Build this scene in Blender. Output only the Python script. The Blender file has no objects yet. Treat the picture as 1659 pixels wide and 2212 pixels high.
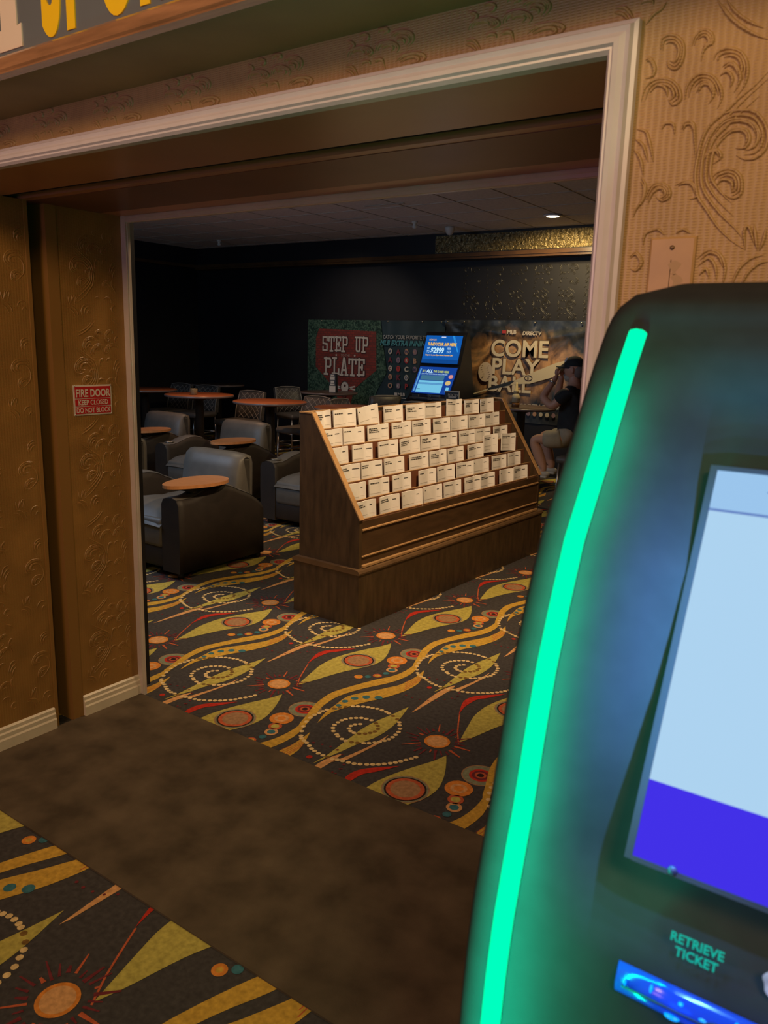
import bpy, math, random, json
from mathutils import Vector, Matrix
random.seed(7)
SC = bpy.context.scene
COL = SC.collection
PI = math.pi
# ------------------------------------------------------------------ camera
cam_d = bpy.data.cameras.new('camera'); cam = bpy.data.objects.new('camera', cam_d); COL.objects.link(cam)
RT = Vector((0.819403, 0.572512, 0.028430)); UP = Vector((-0.142950, 0.156062, 0.977348)); FW = Vector((-0.555107, 0.804906, -0.209719))
m3 = Matrix((RT, UP, -FW)).transposed()
cam.matrix_world = Matrix.Translation((0, 0, 1.6)) @ m3.to_4x4()
cam_d.sensor_fit = 'HORIZONTAL'; cam_d.sensor_width = 36.0; cam_d.lens = 1697.68 * 36.0 / 1659.0
cam_d.clip_start = 0.02; cam_d.clip_end = 100
cam_d.dof.use_dof = True; cam_d.dof.focus_distance = 4.2; cam_d.dof.aperture_fstop = 13.0
SC.camera = cam
# ------------------------------------------------------------------ world, exposure
w = bpy.data.worlds.new('world'); SC.world = w; w.use_nodes = True
bg = w.node_tree.nodes['Background']; bg.inputs[0].default_value = (1.0, 0.66, 0.38, 1); bg.inputs[1].default_value = 0.12
SC.view_settings.view_transform = 'Standard'; SC.view_settings.look = 'None'
SC.view_settings.exposure = 0.0; SC.view_settings.gamma = 1.0; SC.view_settings.use_curve_mapping = False
# ------------------------------------------------------------------ lights of the two rooms
def area(name, loc, target, size, energy, col, sy=None, spread=None):
    d = bpy.data.lights.new(name, 'AREA'); d.energy = energy; d.color = col; d.size = size
    if sy: d.shape = 'RECTANGLE'; d.size_y = sy
    if spread: d.spread = math.radians(spread)
    o = bpy.data.objects.new(name, d); COL.objects.link(o); o.location = loc
    o.rotation_euler = (Vector(target) - Vector(loc)).to_track_quat('-Z', 'Y').to_euler(); return o
def spot(name, loc, target, energy, col, ang=60, blend=.6, rad=.06):
    d = bpy.data.lights.new(name, 'SPOT'); d.energy = energy; d.color = col; d.spot_size = math.radians(ang); d.spot_blend = blend
    d.shadow_soft_size = rad
    o = bpy.data.objects.new(name, d); COL.objects.link(o); o.location = loc
    o.rotation_euler = (Vector(target) - Vector(loc)).to_track_quat('-Z', 'Y').to_euler(); return o
area('hall_light_warm', (0.9, -0.6, 2.75), (-0.5, 1.3, 1.7), 0.5, 26, (1.0, 0.68, 0.34))
area('hall_light_far', (-1.4, -0.9, 2.7), (-2.8, 1.6, 0.9), 0.6, 22, (1.0, 0.62, 0.28))
area('hall_light_magenta', (-1.6, -1.6, 1.9), (-1.2, 1.2, 2.2), 0.7, 9, (0.95, 0.50, 0.95))
spot('room_light_rack', (-1.5, 3.6, 2.9), (-2.9, 4.2, 0.6), 230, (1.0, 0.70, 0.40), 95, .8, .1)
spot('room_light_entry', (-2.6, 2.7, 2.9), (-2.6, 2.9, 0.0), 75, (1.0, 0.70, 0.42), 120, .9, .1)
spot('room_light_chairs', (-4.9, 4.2, 2.9), (-5.0, 4.6, 0.3), 40, (1.0, 0.78, 0.45), 110, .9, .1)
spot('room_light_tables', (-6.4, 6.2, 2.9), (-6.6, 6.6, 0.5), 90, (1.0, 0.55, 0.30), 90, .9, .1)
spot('room_light_banner', (-3.65, 8.1, 2.93), (-4.0, 9.3, 1.5), 100, (1.0, 0.72, 0.36), 110, .9, .05)
spot('room_light_downlight', (-3.65, 8.32, 2.965), (-3.65, 8.6, 0.5), 60, (1.0, 0.74, 0.36), 172, .25, .04)
spot('banner_fill_left', (-6.9, 7.3, 2.9), (-7.0, 9.3, 1.2), 48, (1.0, 0.82, 0.66), 80, .9, .1)  # added fill with no visible fixture, brightens the left banner
area('room_light_screens', (-5.8, 2.5, 2.2), (-5.6, 6.0, 0.6), 1.6, 32, (0.50, 0.70, 1.0), 0.8)
# ------------------------------------------------------------------ materials
MATS = {}
def mat(name, col, rough=.6, metal=0, spec=.5, noise=0.0, nscale=20, bump=0.0, bscale=200, emit=None, estr=0, coat=0, stretch=None, bdist=.002):
    if name in MATS: return MATS[name]
    m = bpy.data.materials.new(name); m.use_nodes = True; nt = m.node_tree; b = nt.nodes['Principled BSDF']
    b.inputs['Base Color'].default_value = (*col, 1); b.inputs['Roughness'].default_value = rough
    b.inputs['Metallic'].default_value = metal; b.inputs['Specular IOR Level'].default_value = spec
    b.inputs['Coat Weight'].default_value = coat
    if emit: b.inputs['Emission Color'].default_value = (*emit, 1); b.inputs['Emission Strength'].default_value = estr
    if noise or bump:
        tc = nt.nodes.new('ShaderNodeTexCoord'); src = tc.outputs['Object']
        if stretch:
            mp = nt.nodes.new('ShaderNodeMapping'); mp.inputs['Scale'].default_value = stretch
            nt.links.new(src, mp.inputs[0]); src = mp.outputs[0]
    if noise:
        n = nt.nodes.new('ShaderNodeTexNoise'); n.inputs['Scale'].default_value = nscale; n.inputs['Detail'].default_value = 6
        nt.links.new(src, n.inputs['Vector'])
        r = nt.nodes.new('ShaderNodeValToRGB'); r.color_ramp.elements[0].position = .3; r.color_ramp.elements[1].position = .7
        r.color_ramp.elements[0].color = (*[c * (1 - noise) for c in col], 1); r.color_ramp.elements[1].color = (*[min(1, c * (1 + noise)) for c in col], 1)
        nt.links.new(n.outputs['Fac'], r.inputs[0]); nt.links.new(r.outputs[0], b.inputs['Base Color'])
    if bump:
        n2 = nt.nodes.new('ShaderNodeTexNoise'); n2.inputs['Scale'].default_value = bscale; n2.inputs['Detail'].default_value = 3
        nt.links.new(src, n2.inputs['Vector'])
        bp = nt.nodes.new('ShaderNodeBump'); bp.inputs['Strength'].default_value = bump; bp.inputs['Distance'].default_value = bdist
        nt.links.new(n2.outputs['Fac'], bp.inputs['Height']); nt.links.new(bp.outputs[0], b.inputs['Normal'])
    MATS[name] = m; return m
def s2l(r, g, b): return tuple(((c / 255) / 12.92 if c / 255 <= .04045 else ((c / 255 + .055) / 1.055) ** 2.4) for c in (r, g, b))
paper_wall = mat('embossed_wallpaper', (0.42, 0.27, 0.115), .42, spec=.5, noise=.12, nscale=9)
# ripple texture pressed between the scrolls of the wallpaper
def ripple(m, axis):
    nt = m.node_tree; b = nt.nodes['Principled BSDF']; tc = nt.nodes.new('ShaderNodeTexCoord')
    mp = nt.nodes.new('ShaderNodeMapping'); mp.inputs['Rotation'].default_value = (0, 0, 0)
    nt.links.new(tc.outputs['Object'], mp.inputs[0])
    w1 = nt.nodes.new('ShaderNodeTexWave'); w1.bands_direction = 'Z'; w1.inputs['Scale'].default_value = 75; w1.inputs['Distortion'].default_value = 0
    w2 = nt.nodes.new('ShaderNodeTexWave'); w2.bands_direction = axis; w2.inputs['Scale'].default_value = 30; w2.inputs['Distortion'].default_value = 2.0; w2.inputs['Detail Scale'].default_value = 2
    for w_ in (w1, w2): nt.links.new(mp.outputs[0], w_.inputs['Vector'])
    mu = nt.nodes.new('ShaderNodeMath'); mu.operation = 'MULTIPLY'
    nt.links.new(w1.outputs['Fac'], mu.inputs[0]); nt.links.new(w2.outputs['Fac'], mu.inputs[1])
    bp = nt.nodes.new('ShaderNodeBump'); bp.inputs['Strength'].default_value = .55; bp.inputs['Distance'].default_value = .0012
    nt.links.new(mu.outputs[0], bp.inputs['Height']); nt.links.new(bp.outputs[0], b.inputs['Normal'])
ripple(paper_wall, 'X')
gold_wall = mat('gold_embossed_panel', (0.33, 0.165, 0.042), .38, spec=.6, noise=.15, nscale=8); ripple(gold_wall, 'Y')
cream = mat('cream_painted_trim', (0.62, 0.57, 0.60), .32, noise=.05, nscale=14)
brown_paint = mat('brown_painted_soffit', (0.42, 0.20, 0.115), .34, noise=.12, nscale=3)
dark_brown = mat('dark_brown_paint', (0.07, 0.035, 0.018), .5)
fascia = mat('olive_brown_soffit', (0.30, 0.21, 0.10), .55, noise=.15, nscale=4)
copper_wood = mat('varnished_oak', (0.30, 0.15, 0.07), .2, noise=.3, nscale=7, coat=.5, stretch=(1, 8, 8))
black_wall = mat('black_wall_paint', (0.006, 0.006, 0.009), .6, noise=.3, nscale=2)
black_relief = mat('black_embossed_wallpaper', (0.020, 0.018, 0.014), .4)
room_rail = mat('dark_wood_rail', (0.075, 0.036, 0.012), .3, noise=.3, nscale=5)
# ------------------------------------------------------------------ mesh helpers
class MB:
    def __init__(s): s.v = []; s.f = []; s.mi = []; s.sm = []
    def face(s, pts, mi=0, smooth=False):
        n = len(s.v); s.v += [tuple(p) for p in pts]; s.f.append(tuple(range(n, n + len(pts)))); s.mi.append(mi); s.sm.append(smooth)
    def grid(s, rows, mi=0, smooth=True, closed=False, cap=False):
        n = len(s.v); W = len(rows[0])
        for r in rows: s.v += [tuple(p) for p in r]
        for i in range(len(rows) - 1):
            for j in range(W if closed else W - 1):
                k = (j + 1) % W
                s.f.append((n + i * W + j, n + i * W + k, n + (i + 1) * W + k, n + (i + 1) * W + j)); s.mi.append(mi); s.sm.append(smooth)
        if cap:
            s.f.append(tuple(n + j for j in range(W))[::-1]); s.mi.append(mi); s.sm.append(False)
            s.f.append(tuple(n + (len(rows) - 1) * W + j for j in range(W))); s.mi.append(mi); s.sm.append(False)
    def box(s, a, b, mi=0, bev=0.0):
        x0, y0, z0 = [min(p, q) for p, q in zip(a, b)]; x1, y1, z1 = [max(p, q) for p, q in zip(a, b)]
        if bev <= 0:
            n = len(s.v); s.v += [(x0, y0, z0), (x1, y0, z0), (x1, y1, z0), (x0, y1, z0), (x0, y0, z1), (x1, y0, z1), (x1, y1, z1), (x0, y1, z1)]
            for f in ((0, 3, 2, 1), (4, 5, 6, 7), (0, 1, 5, 4), (1, 2, 6, 5), (2, 3, 7, 6), (3, 0, 4, 7)):
                s.f.append(tuple(n + i for i in f)); s.mi.append(mi); s.sm.append(False)
        else:
            def ring(d, z):
                r = []
                for cx, cy, a0 in ((x1 - bev, y1 - bev, 0), (x0 + bev, y1 - bev, 90), (x0 + bev, y0 + bev, 180), (x1 - bev, y0 + bev, 270)):
                    for t in (0, 30, 60, 90):
                        a = math.radians(a0 + t); r.append((cx + (bev - d) * math.cos(a), cy + (bev - d) * math.sin(a), z))
                return r
            k = .3 * bev
            s.grid([ring(bev * .8, z0), ring(k, z0 + k), ring(0, z0 + bev), ring(0, z1 - bev), ring(k, z1 - k), ring(bev * .8, z1)], mi, True, True, True)
    def prism(s, poly, axis, a, b, mi=0):
        # poly: 2D points in the plane perpendicular to axis; axis 0:x (y,z) 1:y (x,z) 2:z (x,y)
        def P(p, t): return (t, p[0], p[1]) if axis == 0 else ((p[0], t, p[1]) if axis == 1 else (p[0], p[1], t))
        s.grid([[P(p, a) for p in poly], [P(p, b) for p in poly]], mi, False, True, True)
    def tube(s, pts, r, n=10, mi=0, cap=True):
        pts = [Vector(p) for p in pts]; rows = []; prev = None
        for i, p in enumerate(pts):
            t = (pts[min(i + 1, len(pts) - 1)] - pts[max(i - 1, 0)]).normalized()
            if prev is None:
                a = Vector((0, 0, 1)) if abs(t.z) < .9 else Vector((1, 0, 0)); u = t.cross(a).normalized()
            else: u = (prev - t * prev.dot(t)).normalized()
            prev = u; v = t.cross(u); rr = r[i] if isinstance(r, (list, tuple)) else r
            rows.append([tuple(p + u * rr * math.cos(2 * PI * k / n) + v * rr * math.sin(2 * PI * k / n)) for k in range(n)])
        s.grid(rows, mi, True, True, cap)
    def lathe(s, prof, c=(0, 0, 0), n=32, mi=0):
        s.grid([[(c[0] + r * math.cos(2 * PI * k / n), c[1] + r * math.sin(2 * PI * k / n), c[2] + z) for k in range(n)] for r, z in prof], mi, True, True, True)
    def ell(s, c, r, n=16, mi=0):
        rows = [[(c[0] + r[0] * math.sin(PI * i / n) * math.cos(2 * PI * k / n), c[1] + r[1] * math.sin(PI * i / n) * math.sin(2 * PI * k / n), c[2] + r[2] * math.cos(PI * i / n)) for k in range(n)] for i in range(n + 1)]
        s.grid(rows, mi, True, True)
    def xf(s, M, i0=0): s.v[i0:] = [tuple(M @ Vector(p)) for p in s.v[i0:]]; return s
    def build(s, name, mats, parent=None, sharp=40):
        me = bpy.data.meshes.new(name); me.from_pydata(s.v, [], s.f)
        if not isinstance(mats, (list, tuple)): mats = [mats]
        for m in mats: me.materials.append(m)
        me.polygons.foreach_set('material_index', s.mi); me.polygons.foreach_set('use_smooth', s.sm); me.update()
        o = bpy.data.objects.new(name, me); COL.objects.link(o)
        if parent: o.parent = parent
        return o
def tag(o, label=None, cat=None, group=None, kind=None):
    if label: o['label'] = label
    if cat: o['category'] = cat
    if group: o['group'] = group
    if kind: o['kind'] = kind
    return o
def empty(name, loc, rz=0, label=None, cat=None, group=None):
    o = bpy.data.objects.new(name, None); COL.objects.link(o); o.location = loc; o.rotation_euler = (0, 0, rz); o.empty_display_size = .1
    return tag(o, label, cat, group)
def struct(mb, name, mats): return tag(mb.build(name, mats), kind='structure')
def copy_tree(o, parent=None):
    c = o.copy(); COL.objects.link(c)
    if parent: c.parent = parent
    for ch in list(o.children): copy_tree(ch, c)
    return c
def text(body, name, m, parent, loc, size, rot=(PI / 2, 0, 0), align='LEFT', off=0.0, sx=1.0, shear=0.0, ext=.001, space=1.0):
    cu = bpy.data.curves.new(name, 'FONT'); cu.body = body; cu.size = size; cu.align_x = align; cu.offset = off; cu.shear = shear; cu.extrude = ext
    cu.space_character = space; cu.resolution_u = 8 if size > .2 else 3; cu.materials.append(m)
    tmp = bpy.data.objects.new(name, cu); COL.objects.link(tmp)
    me = bpy.data.meshes.new_from_object(tmp, depsgraph=bpy.context.evaluated_depsgraph_get()); bpy.data.objects.remove(tmp); bpy.data.curves.remove(cu)
    me.name = name; me.materials.clear(); me.materials.append(m)
    o = bpy.data.objects.new(name, me); COL.objects.link(o); o.location = loc; o.rotation_euler = rot; o.scale = (sx, 1, 1)
    if parent: o.parent = parent
    return o
def ribs(mb, P, strokes, w=.0028, h=.0022, mi=0):
    # raised rounded ribs following 2D strokes; P(x, y, d) maps to the wall
    for st in strokes:
        pts = []
        for i in range(len(st) - 1):
            p0 = st[max(i - 1, 0)]; p1 = st[i]; p2 = st[i + 1]; p3 = st[min(i + 2, len(st) - 1)]
            for t in (0, .33, .66):
                pts.append(tuple(.5 * (2 * p1[k] + (p2[k] - p0[k]) * t + (2 * p0[k] - 5 * p1[k] + 4 * p2[k] - p3[k]) * t * t + (3 * p1[k] - p0[k] - 3 * p2[k] + p3[k]) * t ** 3) for k in (0, 1)))
        pts.append(tuple(st[-1])); rows = []; N = len(pts)
        for i, p in enumerate(pts):
            a = pts[max(i - 1, 0)]; b = pts[min(i + 1, N - 1)]; tx, ty = b[0] - a[0], b[1] - a[1]; l = math.hypot(tx, ty) or 1
            nx, ny = -ty / l, tx / l; k = min(1, .25 + 3 * min(i, N - 1 - i) / N); ww = w * k; hh = h * k
            rows.append([P(p[0] + nx * o_ * ww, p[1] + ny * o_ * ww, d_ * hh) for o_, d_ in ((-1, -.15), (-.6, .7), (0, 1), (.6, .7), (1, -.15))])
        mb.grid(rows, mi, True)
CP = {
'band_u': [[-0.547, -0.226],
 [-0.573, -0.149],
 [-0.607, -0.06],
 [-0.623, 0.018],
 [-0.628, 0.092],
 [-0.608, 0.173],
 [-0.578, 0.264],
 [-0.544, 0.352],
 [-0.51, 0.423],
 [-0.496, 0.506],
 [-0.499, 0.587]],
'band_l': [[-0.511, -0.237],
 [-0.529, -0.185],
 [-0.547, -0.115],
 [-0.567, -0.059],
 [-0.579, 0.014],
 [-0.579, 0.083],
 [-0.559, 0.164],
 [-0.525, 0.248],
 [-0.486, 0.329],
 [-0.459, 0.41],
 [-0.452, 0.505],
 [-0.464, 0.565]],
'leaf2': [[-0.488, -0.179],
 [-0.513, -0.117],
 [-0.528, -0.057],
 [-0.536, 0.011],
 [-0.546, 0.094],
 [-0.526, 0.157],
 [-0.48, 0.242],
 [-0.441, 0.323],
 [-0.426, 0.36],
 [-0.415, 0.437],
 [-0.417, 0.514],
 [-0.425, 0.581],
 [-0.399, 0.529],
 [-0.368, 0.448],
 [-0.362, 0.386],
 [-0.369, 0.314],
 [-0.398, 0.211],
 [-0.437, 0.127],
 [-0.47, 0.047],
 [-0.49, -0.013],
 [-0.502, -0.065],
 [-0.498, -0.119]],
'leaf2dots': [[-0.424, 0.183, 0.019],
 [-0.472, 0.153, 0.018],
 [-0.506, 0.11, 0.017],
 [-0.523, 0.059, 0.015],
 [-0.52, 0.008, 0.013],
 [-0.51, -0.028, 0.01]],
'hatch': [[[-0.402, 0.512],
 [-0.423, 0.396]],
 [[-0.396, 0.502],
 [-0.412, 0.376]],
 [[-0.389, 0.491],
 [-0.4, 0.357]],
 [[-0.382, 0.481],
 [-0.39, 0.337]],
 [[-0.376, 0.47],
 [-0.379, 0.318]]],
'spleaf': [[-0.263, 0.193],
 [-0.28, 0.088],
 [-0.299, -0.011],
 [-0.306, -0.104],
 [-0.301, -0.176],
 [-0.296, -0.247],
 [-0.29, -0.315],
 [-0.287, -0.37],
 [-0.291, -0.445],
 [-0.275, -0.372],
 [-0.259, -0.302],
 [-0.244, -0.219],
 [-0.22, -0.139],
 [-0.214, -0.045],
 [-0.226, 0.053]],
'spiral': [[-0.337, -0.075],
 [-0.353, -0.091],
 [-0.359, -0.112],
 [-0.351, -0.136],
 [-0.333, -0.15],
 [-0.312, -0.153],
 [-0.29, -0.146],
 [-0.271, -0.13],
 [-0.258, -0.111],
 [-0.25, -0.089],
 [-0.252, -0.064],
 [-0.269, -0.041],
 [-0.289, -0.026],
 [-0.32, -0.016],
 [-0.345, -0.019],
 [-0.367, -0.026],
 [-0.385, -0.041],
 [-0.401, -0.057],
 [-0.414, -0.078],
 [-0.421, -0.097],
 [-0.422, -0.121],
 [-0.419, -0.149],
 [-0.408, -0.173],
 [-0.389, -0.194],
 [-0.36, -0.208],
 [-0.346, -0.218],
 [-0.32, -0.225],
 [-0.298, -0.228],
 [-0.272, -0.222],
 [-0.25, -0.211],
 [-0.228, -0.198],
 [-0.211, -0.184],
 [-0.195, -0.166],
 [-0.183, -0.149],
 [-0.173, -0.129],
 [-0.165, -0.108],
 [-0.163, -0.084],
 [-0.164, -0.059],
 [-0.169, -0.031],
 [-0.179, -0.004],
 [-0.198, 0.021],
 [-0.214, 0.042],
 [-0.236, 0.06],
 [-0.269, 0.075],
 [-0.296, 0.083],
 [-0.314, 0.087],
 [-0.339, 0.089],
 [-0.363, 0.088],
 [-0.385, 0.082],
 [-0.406, 0.076],
 [-0.426, 0.067],
 [-0.446, 0.054],
 [-0.463, 0.041],
 [-0.485, 0.014],
 [-0.502, -0.007],
 [-0.517, -0.03],
 [-0.535, -0.058],
 [-0.54, -0.08],
 [-0.541, -0.103],
 [-0.546, -0.129],
 [-0.543, -0.161],
 [-0.532, -0.2],
 [-0.515, -0.24],
 [-0.493, -0.276],
 [-0.469, -0.308],
 [-0.455, -0.322],
 [-0.433, -0.332],
 [-0.413, -0.338],
 [-0.389, -0.35],
 [-0.367, -0.362],
 [-0.345, -0.369],
 [-0.322, -0.374],
 [-0.299, -0.374],
 [-0.276, -0.374],
 [-0.253, -0.372],
 [-0.232, -0.366],
 [-0.21, -0.361],
 [-0.185, -0.356],
 [-0.163, -0.349],
 [-0.142, -0.338],
 [-0.12, -0.324],
 [-0.102, -0.31],
 [-0.084, -0.296],
 [-0.069, -0.279],
 [-0.053, -0.261],
 [-0.04, -0.244],
 [-0.029, -0.224],
 [-0.018, -0.203],
 [-0.007, -0.181],
 [0.001, -0.16]],
'branch': [[-0.259, -0.689],
 [-0.267, -0.589],
 [-0.274, -0.486],
 [-0.27, -0.386],
 [-0.245, -0.316],
 [-0.239, -0.394],
 [-0.224, -0.338],
 [-0.208, -0.268],
 [-0.196, -0.205],
 [-0.19, -0.14],
 [-0.187, -0.075],
 [-0.177, -0.149],
 [-0.185, -0.22],
 [-0.194, -0.286],
 [-0.208, -0.359],
 [-0.237, -0.376],
 [-0.243, -0.473],
 [-0.248, -0.569],
 [-0.252, -0.651]],
'tear': [[-0.807, 0.057],
 [-0.828, 0.134],
 [-0.851, 0.222],
 [-0.87, 0.3],
 [-0.875, 0.372],
 [-0.871, 0.444],
 [-0.848, 0.534],
 [-0.814, 0.624],
 [-0.779, 0.705],
 [-0.759, 0.776],
 [-0.725, 0.717],
 [-0.689, 0.642],
 [-0.663, 0.562],
 [-0.661, 0.496],
 [-0.676, 0.436],
 [-0.71, 0.363],
 [-0.738, 0.294],
 [-0.761, 0.213],
 [-0.78, 0.138]],
'tearc': [-0.756, 0.474, 0.09],
'redtear': [[-0.932, 0.278],
 [-0.96, 0.343],
 [-0.981, 0.416],
 [-0.969, 0.478],
 [-0.925, 0.534],
 [-0.862, 0.595],
 [-0.907, 0.511],
 [-0.939, 0.461],
 [-0.947, 0.403],
 [-0.946, 0.345]],
'redstem': [[-0.932, 0.278],
 [-0.896, 0.204],
 [-0.857, 0.128],
 [-0.807, 0.049]],
'ring': [-0.58, 0.729, 0.074],
'circ': [[-0.601, 0.598, 0.053],
 [-0.574, 0.528, 0.03],
 [-0.554, 0.482, 0.029],
 [-0.553, 0.43, 0.016],
 [-0.571, 0.38, 0.022],
 [-0.6, 0.342, 0.016],
 [-0.636, 0.313, 0.022]],
'reds': [[-0.297, 0.424, 0.013],
 [-0.339, 0.285, 0.006],
 [-0.303, 0.282, 0.006],
 [-0.265, 0.288, 0.005],
 [-0.227, 0.3, 0.005],
 [-0.197, 0.324, 0.005],
 [-0.173, 0.358, 0.005],
 [-0.155, 0.391, 0.005],
 [-0.147, 0.426, 0.005],
 [-0.393, -0.32, 0.007],
 [-0.355, -0.309, 0.006],
 [-0.318, -0.301, 0.006],
 [-0.279, -0.306, 0.007],
 [-0.242, -0.323, 0.005],
 [-0.19, -0.379, 0.006],
 [-0.178, -0.409, 0.005],
 [-0.176, -0.448, 0.005]],
'sun': [0.002, 0.001, 0.054]}
RELIEF = [[[0.035, 0.344],
 [0.035, 0.358],
 [0.045, 0.362],
 [0.059, 0.357],
 [0.069, 0.343],
 [0.069, 0.324],
 [0.061, 0.313],
 [0.05, 0.318],
 [0.046, 0.327
]],
 [[0.081, 0.341],
 [0.083, 0.353],
 [0.095, 0.36],
 [0.107, 0.353],
 [0.11, 0.341],
 [0.102, 0.337],
 [0.097, 0.329],
 [0.096, 0.318
]],
 [[0.114, 0.317],
 [0.118, 0.327],
 [0.134, 0.329],
 [0.152, 0.32],
 [0.162, 0.3],
 [0.161, 0.279],
 [0.151, 0.262
]],
 [[0.127, 0.306],
 [0.136, 0.311],
 [0.147, 0.303],
 [0.154, 0.286],
 [0.147, 0.269
]],
 [[0.125, 0.294],
 [0.134, 0.299],
 [0.143, 0.288],
 [0.141, 0.276
]],
 [[0.078, 0.269],
 [0.08, 0.288],
 [0.092, 0.3],
 [0.112, 0.297],
 [0.126, 0.281],
 [0.131, 0.265],
 [0.126, 0.25
]],
 [[0.094, 0.276],
 [0.1, 0.288],
 [0.113, 0.285],
 [0.119, 0.27],
 [0.113, 0.258
]],
 [[0.012, 0.275],
 [0.017, 0.294],
 [0.031, 0.303],
 [0.052, 0.3],
 [0.067, 0.287],
 [0.072, 0.27],
 [0.062, 0.263],
 [0.053, 0.273
]],
 [[0.025, 0.286],
 [0.035, 0.295],
 [0.049, 0.288],
 [0.052, 0.276
]],
 [[0.19, 0.29],
 [0.174, 0.274],
 [0.154, 0.259],
 [0.137, 0.243],
 [0.119, 0.229],
 [0.11, 0.211],
 [0.106, 0.186],
 [0.105, 0.16],
 [0.112, 0.13],
 [0.125, 0.112],
 [0.145, 0.085],
 [0.167, 0.064],
 [0.188, 0.05
]],
 [[0.191, 0.281],
 [0.164, 0.258],
 [0.144, 0.239],
 [0.126, 0.222],
 [0.117, 0.204],
 [0.113, 0.179],
 [0.115, 0.149],
 [0.125, 0.129],
 [0.146, 0.104],
 [0.171, 0.08],
 [0.185, 0.063
]],
 [[0.117, 0.223],
 [0.131, 0.24],
 [0.156, 0.244],
 [0.181, 0.237],
 [0.198, 0.213],
 [0.199, 0.189],
 [0.188, 0.177],
 [0.173, 0.176],
 [0.16, 0.183
]],
 [[0.124, 0.213],
 [0.138, 0.23],
 [0.16, 0.232],
 [0.18, 0.223],
 [0.19, 0.205],
 [0.183, 0.193
]],
 [[0.134, 0.208],
 [0.149, 0.219],
 [0.168, 0.217],
 [0.176, 0.204],
 [0.171, 0.192],
 [0.158, 0.193
]],
 [[0.11, 0.179],
 [0.12, 0.191],
 [0.133, 0.193],
 [0.139, 0.182],
 [0.128, 0.174
]],
 [[0.048, 0.231],
 [0.053, 0.239],
 [0.065, 0.236],
 [0.068, 0.222
]],
 [[0.078, 0.228],
 [0.082, 0.237],
 [0.094, 0.234],
 [0.098, 0.216],
 [0.103, 0.183
]],
 [[0.009, 0.236],
 [0.024, 0.231],
 [0.032, 0.213],
 [0.04, 0.186
]],
 [[0.008, 0.222],
 [0.022, 0.211],
 [0.032, 0.186
]],
 [[0.008, 0.206],
 [0.02, 0.191],
 [0.026, 0.167
]],
 [[0.03, 0.129],
 [0.039, 0.149],
 [0.052, 0.154],
 [0.067, 0.146],
 [0.07, 0.133],
 [0.059, 0.127],
 [0.049, 0.134
]],
 [[0.038, 0.125],
 [0.043, 0.14],
 [0.055, 0.146],
 [0.061, 0.137
]],
 [[0.077, 0.149],
 [0.091, 0.153],
 [0.105, 0.147],
 [0.11, 0.13],
 [0.1, 0.127
]],
 [[0.125, 0.145],
 [0.133, 0.16],
 [0.152, 0.165],
 [0.169, 0.154],
 [0.173, 0.131],
 [0.163, 0.123],
 [0.15, 0.13
]],
 [[0.135, 0.141],
 [0.144, 0.151],
 [0.158, 0.146],
 [0.159, 0.133
]],
 [[0.188, 0.05],
 [0.183, 0.076],
 [0.189, 0.082],
 [0.2, 0.056
]],
 [[0.196, 0.085],
 [0.2, 0.066],
 [0.204, 0.049
]],
 [[0.212, 0.079],
 [0.211, 0.062],
 [0.207, 0.048
]],
 [[0.036, 0.063],
 [0.038, 0.08],
 [0.056, 0.086],
 [0.067, 0.077
]],
 [[0.085, 0.078],
 [0.095, 0.084],
 [0.107, 0.077
]],
 [[0.12, 0.039],
 [0.135, 0.052],
 [0.153, 0.045],
 [0.163, 0.024],
 [0.161, -0.001
]],
 [[0.123, 0.029],
 [0.137, 0.04],
 [0.148, 0.028],
 [0.152, 0.008
]],
 [[0.126, 0.015],
 [0.135, 0.025],
 [0.141, 0.011
]],
 [[0.016, 0.046],
 [0.026, 0.053],
 [0.037, 0.038],
 [0.029, 0.025],
 [0.019, 0.028
]],
 [[0.009, 0.382],
 [0.018, 0.393],
 [0.031, 0.4],
 [0.037, 0.408
]],
 [[0.11, 0.397],
 [0.125, 0.376],
 [0.143, 0.358],
 [0.166, 0.342],
 [0.185, 0.332
]],
 [[0.123, 0.394],
 [0.137, 0.376],
 [0.155, 0.361],
 [0.177, 0.348
]],
 [[0.014, 0.333],
 [0.02, 0.335],
 [0.029, 0.321],
 [0.027, 0.309],
 [0.016, 0.307
]],
 [[0.023, 0.164],
 [0.031, 0.153],
 [0.03, 0.132],
 [0.02, 0.119],
 [0.016, 0.106
]],
 [[0.174, -0.003],
 [0.181, 0.021],
 [0.196, 0.037],
 [0.214, 0.042
]],
 [[0.187, -0.003],
 [0.195, 0.017],
 [0.209, 0.03],
 [0.221, 0.032]]]
RELIEF2 = []
for st_ in RELIEF:
    RELIEF2.append(st_)
    # a second, finer rib nested inside each scroll
    cx_ = sum(p[0] for p in st_) / len(st_); cy_ = sum(p[1] for p in st_) / len(st_)
    if len(st_) > 6 and len(st_) < 12: RELIEF2.append([[cx_ + (p[0] - cx_) * .6, cy_ + (p[1] - cy_) * .6] for p in st_[1:-1]])
    if len(st_) > 4 and len(st_) < 12: RELIEF2.append([[cx_ + (p[0] - cx_) * .8, cy_ + (p[1] - cy_) * .8] for p in st_[:-1]])
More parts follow.
